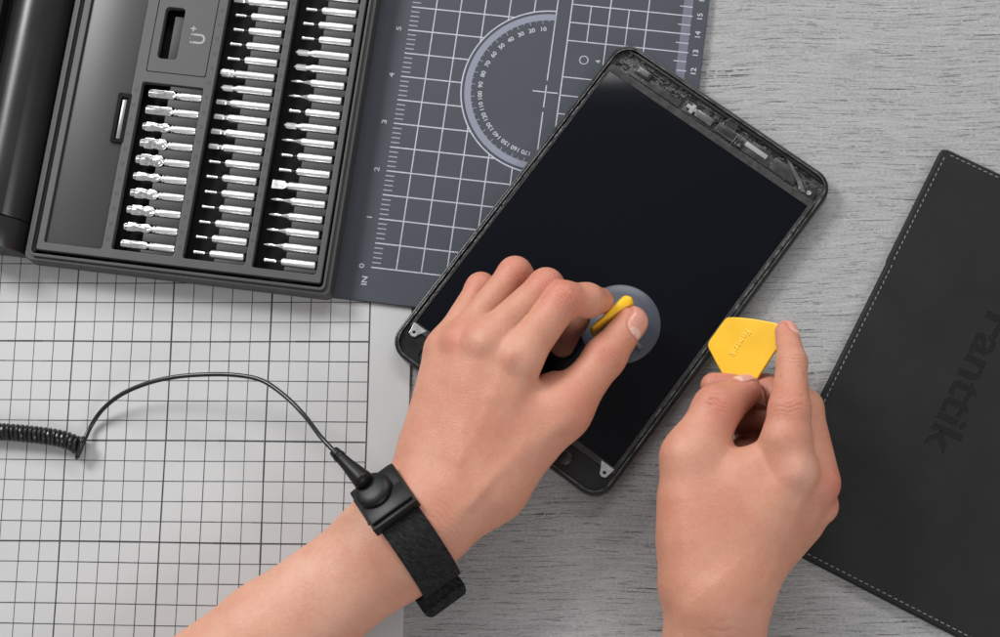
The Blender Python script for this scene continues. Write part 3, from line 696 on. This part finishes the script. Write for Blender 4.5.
def finish_arm(sk, d, root, label, blobs, creases, veins, nails, grooves=()):
    V, Fq = surface_nets(d, sk.lo, sk.vox)
    lab = np.arange(len(V))
    while True:
        m_ = lab[Fq].min(1); new = lab.copy()
        for c_ in range(4): np.minimum.at(new, Fq[:, c_], m_)
        new = new[new]; new = new[new]
        if (new == lab).all(): break
        lab = new
    u_, c_ = np.unique(lab, return_counts=True); keep = lab == u_[c_.argmax()]
    Fq = Fq[keep[Fq[:, 0]]]; mp_ = np.cumsum(keep)-1; V = V[keep]; Fq = mp_[Fq]
    V = relax(V, Fq, 3, .5).astype(float)
    N = vnormals(V, Fq)
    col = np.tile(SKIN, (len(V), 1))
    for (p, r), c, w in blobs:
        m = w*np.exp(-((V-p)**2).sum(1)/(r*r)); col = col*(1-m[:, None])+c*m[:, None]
    disp = np.zeros(len(V))
    for (p, _), ax, nrm, ln_, amp, per in creases:       # wrinkles across a joint
        q = V-p; u = q@unit(ax); side = np.clip(N@unit(nrm), 0, 1); dist = (q**2).sum(1)
        wob = 1.2*np.sin((q@np.cross(unit(ax), unit(nrm)))*.35+p[0])
        m = np.exp(-u*u/(ln_*ln_))*np.exp(-dist/(26.**2))*side
        disp -= amp*m*(.5+.5*np.cos(2*math.pi*(u+wob)/per))**3
        col -= (m*(.5+.5*np.cos(2*math.pi*(u+wob)/per))**4*.045)[:, None]*np.array([1, 1, .9])  # shade in the wrinkles, painted into the tint
    for pts, h, w in veins:                              # raised lines (veins and tendons); negative = groove
        best = np.full(len(V), 1e9)
        for a, b in zip(pts, pts[1:]):
            a = np.array(a); b = np.array(b); ba = b-a; t = np.clip(((V-a)@ba)/(ba@ba), 0, 1); dd = ((V-a-t[:, None]*ba)**2).sum(1); fade = 1
            best = np.minimum(best, dd)
        if h < 0: col = col-(np.exp(-best/(w*w*1.6))*np.clip(N[:, 2]+.3, 0, 1)*min(.16, .10*abs(h)))[:, None]*np.array([1, .9, .75])  # grooves also get crease shade painted into the tint
        disp += h*np.exp(-best/(w*w))*np.clip(N[:, 2]+.3, 0, 1)
    nail = np.zeros(len(V))
    for (c, _), ax, nrm, ln_, wd in nails:               # ax points to the finger end
        u = unit(ax); n_ = unit(nrm); n_ = unit(n_-u*(n_@u)); v = np.cross(n_, u); q = V-c; x = q@u; y = q@v; z = q@n_
        e = (np.abs(x/ln_)**3+np.abs(y/wd)**3)**(1/3); ok = (N@n_ > -.15) & (np.abs(z) < 22)
        m = (1-smoothstep(.93, 1.03, e))*ok; nail = np.maximum(nail, m)
        disp += ok*(.5*(1-smoothstep(.9, 1., e))-.9*np.exp(-((e-1.04)/.07)**2))
        luna = (1-smoothstep(.9, 1.05, (((x/ln_+1.05)/.55)**2+(y/wd/.75)**2)))
        tipw = smoothstep(.80, .9, x/ln_)
        nc = np.array([.60, .30, .235])[None]*np.ones((len(V), 1)); nc = nc*(1-luna[:, None]*.8)+np.array([.70, .50, .44])*luna[:, None]*.8; nc = nc*(1-tipw[:, None]*.55)+np.array([.74, .62, .55])*tipw[:, None]*.55
        col = col*(1-m[:, None])+nc*m[:, None]; edge = ok*np.exp(-((e-1.04)/.08)**2)*.4; col = col*(1-edge[:, None])+np.array([.42, .17, .12])*edge[:, None]
    V = V+N*disp[:, None]
    W = np.array(root.matrix_world.inverted())
    v2 = V*S; v2 = v2@W[:3, :3].T+W[:3, 3]
    me = bpy.data.meshes.new('arm'); me.from_pydata(v2.tolist(), [], Fq.tolist()); me.materials.append(M['skin'])
    me.polygons.foreach_set('use_smooth', [True]*len(me.polygons))
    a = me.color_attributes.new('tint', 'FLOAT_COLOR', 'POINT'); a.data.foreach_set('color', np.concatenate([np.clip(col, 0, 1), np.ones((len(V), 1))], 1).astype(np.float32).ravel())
    a = me.attributes.new('nail', 'FLOAT', 'POINT'); a.data.foreach_set('value', nail.astype(np.float32))
    me.update(); o = bpy.data.objects.new('arm', me); C.objects.link(o); o.parent = root
    if label: o['label'] = label
    return o
person = empty('person', (0, -330, 0), 0, 'person with bare forearms reaching in, pinching a suction cup and a yellow pick', 'person')
def hand(label, lo, hi, palm, fingers, arm_flat, blobs, creases, veins, nails, extra=()):
    sk = Sculpt(lo, hi, VOX); p = sk.new()
    for A, B, k, fl in palm: sk.cone(p, A, B, k, fl)
    d = p.copy()
    for J, kf, kp in fingers:
        f = sk.new(); sk.chain(f, J, kf)
        f2 = p.copy(); sk.smin(f2, f, kp); sk.smin(d, f2, 1.6)
    for A, B, k, fl in extra: sk.cone(d, A, B, k, fl)
    return finish_arm(sk, d, person, label, blobs, creases, veins, nails)
def add(p, v, r=None):
    a, b = p; return (a+np.array(v, np.float32), b if r is None else r)
FL = (np.array([0, 0, 1.]), .76)
# ---- hand that wears the strap
Lw = W_(397, 541, 58, 48); Lf = W_(272, 639, 48, 56); Lfar = W_(105, 765, 52, 62)
Lc = W_(428, 514, 70, 43)
Lim, Lip, Lid, Lit = W_(520, 357, 104, 21), W_(563, 300, 101, 18.5), W_(587, 300.5, 84, 16.6), W_(600, 301, 68, 13.6)
Lmm, Lmp, Lmd, Lmt = W_(484, 342, 103, 18.5), W_(546, 286, 92, 17), W_(574, 318, 56, 14.5), W_(562, 345, 36, 12.5)
Lrm, Lrp, Lrd, Lrt = W_(460, 341, 86, 17), W_(515, 274, 72, 16.5), W_(545, 312, 44, 13.5), W_(534, 342, 30, 12)
Lpm, Lpp, Lpd, Lpt = W_(444, 350, 66, 17), W_(481, 288, 50, 14.5), W_(510, 318, 34, 12), W_(505, 345, 29, 11)
Ltc, Ltm, Lti, Ltt = W_(494, 488, 68, 27), W_(563, 412, 80, 24), W_(605, 357, 74, 20), W_(632, 322, 64, 15.8)
nd = np.array([-.45, .1, .88]); nd = nd/np.linalg.norm(nd); FD = (nd, .72)
palm = [
 (Lfar, Lf, 0, FL), (Lf, Lw, 10, FL), (Lw, Lc, 30, FL),
 (W_(440, 508, 74, 34), add(Lim, (0, -3, -1.5), 20), 26, FD), (W_(434, 505, 73, 35), add(Lmm, (0, -2, -1.5), 19), 26, FD), (W_(428, 500, 66, 33), add(Lrm, (0, 0, -4), 18), 24, FD), (W_(424, 492, 56, 30), add(Lpm, (0, 0, -3), 17), 22, None),
 (Lc, Ltc, 20, None), (Ltc, Ltm, 26, None), (W_(470, 470, 66, 44), W_(520, 415, 72, 33), 26, FD),
 (W_(548, 381, 76, 7), W_(552, 378, 74, 5.5), 9, None), (W_(445, 450, 52, 36), W_(465, 400, 48, 28), 20, None),
]
fingers = [([Lim, Lip, Lid, Lit], 7, 13), ([Lmm, Lmp, Lmd, Lmt], 7, 12), ([Lrm, Lrp, Lrd, Lrt], 7, 12), ([Lpm, Lpp, Lpd, Lpt], 7, 12), ([Ltm, Lti, Ltt], 8, 20)]
def mid_(a, b, t): return (a[0]*(1-t)+b[0]*t, a[1]*(1-t)+b[1]*t)
blobs = [(add(Lim, (0, 0, 18), 20), PALE, .3), (add(Lmm, (0, 0, 18), 18), PALE, .3), (add(Lrm, (-4, 0, 16), 18), RED, .55), (add(Lip, (0, 0, 12), 20), RED, .6), (add(Lmp, (0, 0, 12), 18), RED, .6), (add(Lrp, (0, 0, 12), 18), RED, .6), (add(Lpp, (0, 0, 8), 18), RED, .7),  # the pale blobs paint highlights on the knuckles
 (add(Ltt, (0, 0, 0), 24), RED, .5), (add(Lit, (0, 0, 0), 22), RED, .5), (add(Lti, (0, 0, 14), 18), RED, .4), (add(Ltm, (12, 4, 10), 24), RED, .45), (W_(470, 430, 100, 50), RED, .25), (W_(552, 376, 80, 16), np.array([.36, .12, .08]), .6), (add(Lmd, (-2, -6, -6), 26), np.array([.20, .06, .04]), .9),  # the dark blobs paint shade into the thumb web and finger gap
 (W_(300, 590, 95, 70), np.array([.66, .40, .30]), .4)]
def dirn(a, b): return unit(b[0]-a[0])
creases = [(W_(445, 520, 104, 1), unit((.6, .7, 0)), (0, 0, 1), 22, .22, 5.5), (add(Lip, (0, 0, 14)), dirn(Lim, Lid), (0, 0, 1), 9, .7, 3.6), (add(Lmp, (0, 0, 12)), dirn(Lmm, Lmp), (0, 0, 1), 9, .7, 3.6), (add(Lrp, (0, 0, 12)), dirn(Lrm, Lrp), (0, 0, 1), 9, .7, 3.6), (add(Lti, (6, -4, 14)), dirn(Ltm, Ltt), (.45, -.2, .85), 8, .65, 3.8),
 (add(Lid, (0, 4, 12)), dirn(Lip, Lit), (0, .4, .9), 5, .25, 3.4)]
def wp(*p): return [np.array(P(*q)) for q in p]
def above(a, b, h0, h1, t0=0., t1=1.):
    return [a[0]*(1-t0)+b[0]*t0+np.array([0, 0, h0]), a[0]*(1-t1)+b[0]*t1+np.array([0, 0, h1])]
veins = [(wp((603, 351, 92), (618, 364, 86)), -.9, 1.4), (wp((600, 357, 93), (615, 368, 86)), -.7, 1.3), (wp((606, 346, 90), (619, 358, 84)), -.5, 1.2), (wp((556, 385, 92), (546, 398, 96)), -1., 2.2), (wp((556, 283, 112), (572, 298, 118)), -.4, 1.3), (wp((561, 280, 112), (577, 293, 116)), -.4, 1.3), (wp((588, 286, 96), (592, 300, 98)), -.5, 1.2), (wp((461, 462, 112), (463, 440, 116), (459, 420, 118), (468, 398, 122)), 1.1, 4.5), (wp((470, 505, 108), (500, 470, 112), (528, 440, 108)), .9, 5), (wp((492, 395, 121), (509, 356, 128)), 1.9, 8), (wp((506, 356, 128), (510, 350, 128)), 1.2, 8), (wp((455, 385, 118), (481, 343, 124)), 1.5, 7.5), (wp((439, 375, 104), (458, 341, 108)), 1.2, 7), (wp((436, 515, 105), (492, 400, 118)), .6, 6),
 (wp((430, 520, 105), (462, 430, 112)), .8, 7), (wp((445, 525, 106), (490, 480, 112), (560, 425, 104)), 1.2, 8)]
tn = unit((.52, -.45, .73))
nails = [(add(Ltt, 1.*dirn(Lti, Ltt)+.0*tn), dirn(Lti, Ltt), tn, 16.5, 12.5)]
arm_l = hand('left arm, palm down, wearing the black wrist strap', (-540, -580, -4), (175, 75, 150), palm, fingers, None, blobs, creases, veins, nails)
# ---- hand with the pick
Rw = W_(714, 655, 60, 43.5); Rfar = W_(718, 820, 50, 57); Rc_ = W_(715, 592, 74, 42)
Rik = W_(787, 437, 104, 24); Rim, Rip, Rid, Rit = W_(795, 470, 101, 22), W_(789.5, 409, 108, 20.5), W_(792, 362, 92, 14.5), W_(786.5, 332, 72, 11.5)
Rmm, Rmp, Rmd, Rmt = W_(818, 482, 80, 22), W_(803, 408, 64, 19), W_(766, 391, 42, 16), W_(714, 386, 36, 13.5)
Rrm, Rrp, Rrd, Rrt = W_(821, 506, 52, 17), W_(806, 440, 44, 16), W_(768, 420, 38, 15), W_(738, 420, 32, 14)
Rpm, Rpp, Rpd, Rpt = W_(802, 524, 36, 15.5), W_(792, 482, 30, 13.5), W_(762, 462, 28, 13), W_(738, 460, 26, 12)
Rtc, Rtm, Rti, Rtt = W_(704, 580, 72, 34), W_(692, 458, 84, 28), W_(717, 409, 80, 23.5), W_(745, 391, 66, 16.5)
nr = unit((.42, .12, .9)); FR = (nr, .74)
palm = [
 (Rfar, Rw, 0, FL), (Rw, Rc_, 26, FL),
 (W_(722, 588, 80, 34), add(Rim, (-1, -3, -1), 21), 24, FR), (W_(724, 592, 74, 33), add(Rmm, (0, -2, -5), 19), 22, FR), (W_(722, 598, 62, 29), add(Rrm, (-2, 0, -2), 15), 15, None), (W_(716, 602, 54, 24), add(Rpm, (-1, -2, 2), 16), 16, None),
 (W_(748, 472, 88, 20), W_(772, 452, 94, 15), 14, None),
 (Rc_, Rtc, 30, None), (Rtc, Rtm, 24, None), (W_(716, 530, 74, 44), W_(745, 497, 84, 34), 26, FR), (W_(697, 535, 72, 34), W_(690, 500, 76, 27), 20, None),
 (W_(728, 550, 50, 31), W_(766, 500, 46, 27), 16, None), (W_(742, 464, 38, 24), W_(770, 464, 38, 24), 14, None), (W_(752, 440, 22, 16), W_(776, 440, 22, 16), 10, None),
]
fingers = [([Rim, Rik, Rip, Rid, Rit], 5, 12), ([Rmm, Rmp, Rmd, Rmt], 7, 8), ([Rrm, Rrp, Rrd, Rrt], 6, 6), ([Rpm, Rpp, Rpd, Rpt], 6, 6), ([Rtm, Rti, Rtt], 8, 18)]
blobs = [(add(Rim, (6, 0, 22), 17), PALE, .75), (add(Rmm, (10, 0, 10), 18), RED, .7), (add(Rrm, (10, 0, 8), 16), RED, .6), (add(Rip, (0, 0, 16), 22), RED, .35), (add(Rti, (0, 0, 18), 22), RED, .55), (add(Rtt, (0, 0, 4), 20), RED, .5), (add(Rtm, (0, 0, 20), 26), PALE, .35),  # pale blob on the index knuckle is a painted highlight
 (add(Rmt, (0, 0, 4), 22), RED, .7), (add(Rmd, (0, 0, 4), 26), np.array([.55, .2, .15]), .6), (W_(750, 436, 36, 32), np.array([.10, .028, .018]), .97), (W_(745, 425, 46, 40), np.array([.25, .07, .045]), .5), (W_(690, 520, 110, 50), RED, .2), (add(Rit, (0, 0, 4), 16), RED, .4)]  # the darkest blobs paint the shade of the hollow between thumb and index
creases = [(add(Rip, (0, 0, 16)), dirn(Rim, Rip), (0, 0, 1), 10, .55, 4.0), (add(Rid, (0, 0, 12)), dirn(Rip, Rid), (0, 0, 1), 7, .7, 3.8), (add(Rti, (0, 0, 18)), dirn(Rtm, Rti), (0, 0, 1), 9, .65, 4.0), (W_(716, 640, 100, 1), (0, 1, 0), (0, 0, 1), 16, .5, 9)]
veins = [(wp((704, 397, 103), (720, 400, 102)), -.8, 1.3), (wp((702, 402, 103), (716, 405, 103)), -.6, 1.2), (wp((706, 392, 101), (719, 394, 101)), -.5, 1.2), (wp((779, 376, 110), (806, 374, 108)), -.6, 1.3), (wp((780, 380, 110), (804, 379, 110)), -.45, 1.2), (wp((774, 398, 124), (809, 394, 122)), -.5, 1.3), (wp((776, 406, 126), (806, 403, 126)), -.4, 1.2), (above(Rc_, Rim, 44, 24, .3, 1.), 1.0, 9), (wp((800, 474, 128), (801, 464, 128)), 1.6, 9), (wp((803, 500, 108), (790, 545, 104), (765, 585, 100)), .9, 6), (wp((680, 600, 100), (688, 560, 108), (684, 500, 112)), .8, 7), (wp((824, 500, 80), (838, 494, 60)), -2., 3), (wp((672, 637, 90), (676, 600, 96)), .9, 5)]
nails = [(add(Rtt, 5*dirn(Rti, Rtt)), dirn(Rti, Rtt), unit((.0, .9, .42)), 11.5, 9.5), (add(Rit, 2*dirn(Rid, Rit)), dirn(Rid, Rit), unit((.85, .2, .5)), 12, 9)]
hand('right arm holding the yellow pick', (110, -560, 0), (400, 20, 155), palm, fingers, None, blobs, creases, veins, nails)

# ================================================================== WRIST STRAP
ax = unit(np.array(P(272, 641, 50))-np.array(P(399, 547, 62))); ax[2] = 0; ax = unit(ax)     # towards the elbow
wc = np.array(P(399, 542, 58))-ax*10; perp = unit(np.cross((0, 0, 1.), ax)); zv = np.array([0, 0, 1.])
if perp[1] < 0: perp = -perp                            # perp points to the far (upper-left) side
a_, b_ = Lw[1]*1.005, Lw[1]*.765
strap = empty('wrist_strap', Vector(wc), 0, 'black woven anti-static strap with plastic clasp around the left wrist', 'wrist strap')
from mathutils.bvhtree import BVHTree
_me = arm_l.data; _o = Vector(person.location)
_bv = BVHTree.FromPolygons([(v.co+_o)/S for v in _me.vertices], [tuple(p.vertices) for p in _me.polygons])
_R = []
for i in range(120):
    t = 2*math.pi*i/120; dd = unit(perp*math.cos(t)+zv*math.sin(t)); best = 0
    for s_ in (-19, -8, 4, 17):
        o_ = wc+ax*s_+dd*140; h = _bv.ray_cast(Vector(o_), Vector(-dd))
        if h[0] is not None: best = max(best, 140-h[3])
    _R.append(best if best > 20 else 45.)
_R = np.array(_R)
for _ in range(5): _R = np.maximum(_R, (np.roll(_R, 1)+np.roll(_R, -1))/2)
for _ in range(4): _R = (np.roll(_R, 1)+np.roll(_R, -1)+2*_R)/4
def ringpt(t, off, s_):
    i = (t % (2*math.pi))/(2*math.pi)*120; k = int(i) % 120; f = i-int(i); r = _R[k]*(1-f)+_R[(k+1) % 120]*f
    return wc+(perp*math.cos(t)+zv*math.sin(t))*(r+off)+ax*(s_-6*math.sin(t))
def ringpt_old(t, off, s_):                                 # t=0 at the far side, 90 on top
    c, s0 = math.cos(t), math.sin(t); n = unit(perp*c/a_+zv*s0/b_)
    return wc+perp*(a_+.0)*c+zv*b_*s0+n*off+ax*s_
def band(name, t0, t1, w0, w1, off0=1.2, th=3.2, n=72, tw=0.):
    g = G(); uv = []; vs = []; fs = []; rows = 12
    for i in range(n+1):
        t = math.radians(t0+(t1-t0)*i/n); arc = i*(t1-t0)/n/57.3*50
        w_ = w0+(w1-w0)*i/n
        for j in range(rows+1):
            s_ = -w_/2+w_*j/rows; e = .55*math.cos(j/rows*2*math.pi*1.0)*0
            vs.append(ringpt(t, off0+th, s_)); uv.append((arc/1.6, s_/1.6))
        for j in range(rows, -1, -1):
            s_ = -w_/2+w_*j/rows; vs.append(ringpt(t, off0, s_)); uv.append((arc/1.6, s_/1.6))
    m_ = 2*(rows+1); fs = [(a*m_+i, (a+1)*m_+i, (a+1)*m_+(i+1) % m_, a*m_+(i+1) % m_) for a in range(n) for i in range(m_)]
    fs += [tuple(range(m_)), tuple(n*m_+i for i in range(m_))[::-1]]
    g.add(vs, fs, 0); return g.obj(name, ['weave'], strap, uv=uv)
band('band', -20, 340, 41, 41)
# folded loose end of the band near the lower edge of the wrist
g = G(); uv = []; vs = []; prof_ = []
t_ = math.radians(192); rad = perp*math.cos(t_)+zv*math.sin(t_); tg = -perp*math.sin(t_)+zv*math.cos(t_)
cL = ringpt(t_, 4.5+7, 0); pA = cL-ax*18; dl = ax; Lw_ = 46
for i in range(29):
    t = 2*math.pi*i/28; prof_.append((12*math.cos(t), 8.5*math.sin(t)*(1 if math.cos(t) > 0 else .8)))
rows = 8
for i, (u, z) in enumerate(prof_[:-1]):
    for j in range(rows+1):
        q = pA+dl*(Lw_*.5+Lw_*(j/rows-.5)*(1-.16*max(0, u/11)**4))+rad*u+tg*z; vs.append(q); uv.append((i*2.6/1.6, j*Lw_/rows/1.6))
nn = len(prof_)-1
fs = [(i*(rows+1)+j, i*(rows+1)+j+1, ((i+1) % nn)*(rows+1)+j+1, ((i+1) % nn)*(rows+1)+j) for i in range(nn) for j in range(rows)]
fs += [tuple(i*(rows+1) for i in range(nn)), tuple(i*(rows+1)+rows for i in range(nn))[::-1]]
g.add(vs, fs, 0); g.obj('folded_end', ['weave'], strap, uv=uv)
# clasp
th = math.radians(127-90+0); 
tt = math.radians(54); n_ = unit(perp*math.cos(tt)/a_+zv*math.sin(tt)/b_); cpos = ringpt(tt, 4.5, 0); tanv = unit(np.cross(n_, ax))
if tanv @ perp > 0: tanv = -tanv                        # tanv points down the near side
Tk = Matrix.Identity(4)
for i in range(3):
    Tk[i][0] = tanv[i]; Tk[i][1] = ax[i]; Tk[i][2] = n_[i]; Tk[i][3] = cpos[i]
g = G(Tk); g.box(-24, -24, -5, 28, 24, 4, 0, 1.6); g.box(2, -22.5, 3.5, 25, 22.5, 7.6, 0, 1.6); g.box(-23, -21, 3.5, 1.2, 21, 5.2, 0, .8)
g.box(26.5, -24.3, -6, 30, 24.3, 5.2, 0, 1.2); g.box(-16, 23.5, -3, 12, 24.9, 2, 0, .5)
g.obj('clasp', ['rubber'], strap)
g = G(Tk); g.lathe([(1.8, 0), (1.8, 1.2), (.1, 1.2)], 0, Matrix.Translation((16, 24.2, 0)) @ Matrix.Rotation(math.radians(-90), 4, 'X'), 12); g.obj('rivet', ['case_rim'], strap)
# ================================================================== CORD
cup_ = np.array(cpos)+n_*9-tanv*8+ax*1
snapc = Vector(P(373.5, 491, 112))
cordr = empty('coiled_cord', P(200, 400, 3.5), 0, 'thin black grounding cord, coiled at one end, snapped onto the wrist strap', 'cord')
nz = Vector(n_)
rot = nz.to_track_quat('Z', 'Y').to_matrix().to_4x4()
sc0 = Vector(cup_); sc0 = Vector(P(373.5, 491, cup_[2]+0))
g = G(Matrix.Translation(sc0) @ rot)
g.lathe([(8, -6), (9, -3), (16.5, -2.6), (18, -1.4), (18.3, 1.5), (17.4, 4), (15, 5.6), (10, 6.8), (4, 7.2), (.1, 7.3)], 0, None, 48); g.obj('snap_cap', ['rubber'], cordr)
pl0 = Vector(P(367, 484, sc0.z+5)); pl1 = Vector(P(340, 457, sc0.z-2))
pts = [pl0.lerp(pl1, t/16) for t in range(17)]; rr = [10.5-.36*t if t < 12 else 6.2-.2*(t-12) for t in range(17)]; rr[0] = 3; rr[1] = 7.5; rr[2] = 9.4
g = G(); g.tube(pts, rr, 0, 20)
dd = (pl1-pl0).normalized()
g.tube([pl1-dd*1, pl1+dd*2.2], 5.9, 0, 18); g.tube([pl1+dd*2, pl1+dd*3.4], 3.6, 0, 14); g.tube([pl1+dd*3.2, pl1+dd*7, pl1+dd*9], [5.4, 5.0, 4.6], 0, 18)
g.obj('strain_relief', ['rubber'], cordr)
path = [(336, 453, sc0.z-5), (321, 437, sc0.z-14), (304, 415, 78), (285, 396, 66), (262, 380.5, 56), (235, 375, 48), (205, 374.5, 42), (175, 377, 36), (148, 383, 29), (122, 394, 21), (103, 409, 14), (91, 426, 9), (84, 441, 12), (79, 453, 16)]
wire = spline([P(*q) for q in path], 10)
# one loose turn, then the coil
cpath = spline([P(80, 446, 13), P(66, 440, 12), P(50, 436.5, 12), P(25, 433.5, 12), P(0, 431.5, 12), P(-30, 430, 12), P(-90, 431, 12)], 30)
L_ = [0]; 
for a, b in zip(cpath, cpath[1:]): L_.append(L_[-1]+(b-a).length)
coil = []; turns_pitch = 4.75; R_ = 6.6
Ltot = L_[-1]; N_ = int(Ltot/turns_pitch*20)
for i in range(N_):
    s0 = Ltot*i/N_; k = np.searchsorted(L_, s0)-1; k = max(0, min(k, len(cpath)-2)); f = (s0-L_[k])/(L_[k+1]-L_[k]+1e-9)
    p = cpath[k].lerp(cpath[k+1], f); t = (cpath[k+1]-cpath[k]).normalized(); u = Vector((0, 0, 1)); v = t.cross(u).normalized()
    a = 2*math.pi*s0/turns_pitch+.6
    R2 = R_*(1 if s0 > 4 else 1.12)
    if R2 and s0 < 1.2: R2 = R_*1.25
    coil.append(p+u*math.cos(a)*R2*.98+v*math.sin(a)*R2)
# join the wire to the start of the coil
join = spline([wire[-1], P(77, 457, 14), coil[0]+Vector((1.5, -1, 0)), coil[2]], 6)
g = G(); g.tube(wire+join[1:], 2.25, 0, 12); g.obj('wire', ['cord'], cordr)
g = G(); g.tube(coil, 2.3, 0, 8); g.obj('coil', ['cord'], cordr)

# ================================================================== LIGHT
def area(name, loc, tgt, sx, sy, power, col=(1, 1, 1)):
    l = bpy.data.lights.new(name, 'AREA'); l.shape = 'RECTANGLE'; l.size = sx; l.size_y = sy; l.energy = power; l.color = col
    o = bpy.data.objects.new(name, l); C.objects.link(o); o.location = loc; o.rotation_euler = (Vector(tgt)-Vector(loc)).to_track_quat('-Z', 'Y').to_euler(); return o
area('softbox_key', (-1.15, 1.0, 1.2), (0, -.02, 0), .62, .55, 31)
area('softbox_top', (.35, 1.7, 1.25), (0, 0, 0), 1.3, .4, 20)
area('softbox_fill', (1.0, -1.3, 1.3), (0, 0, 0), .9, .7, 13)
w = bpy.data.worlds.new('World'); sc.world = w; w.use_nodes = True
w.node_tree.nodes['Background'].inputs[0].default_value = (1, 1, 1, 1); w.node_tree.nodes['Background'].inputs[1].default_value = .34
sc.view_settings.view_transform = 'Standard'; sc.view_settings.look = 'None'; sc.view_settings.exposure = 0; sc.view_settings.gamma = 1

# ---- pieces that belong to a part hang from that part
def under(root, part, names):
    kids = list(root.children); p = [o for o in kids if o.name.split('.')[0] == part][0]
    for o in kids:
        if o.name.split('.')[0] in names: o.parent = p
byname = {o.name: o for o in C.objects}
under(byname['bit_case'], 'magnetizer_panel', ('magnet_icon', 'magnetizer_slot'))
under(byname['bit_case'], 'storage_cover', ('latch',))
under(byname['wrist_strap'], 'clasp', ('rivet',))
under(byname['suction_cup'], 'cup', ('moulded_mark',))
under(byname['tablet'], 'screen', ('screen_bezel', 'mounting_tab'))
under(byname['tablet'], 'circuit_strip', ('flex_cable', 'connector', 'clip', 'shield_can', 'camera_module', 'sensor', 'foam_strip', 'foil_tape', 'screw', 'corner_plate'))
under(byname['tablet'], 'bottom_cover', ('speaker', 'home_button', 'glass_crumb'))
under(byname['coiled_cord'], 'wire', ('coil',))
under(byname['leather_sleeve'], 'cover', ('stitching', 'debossed_lettering'))
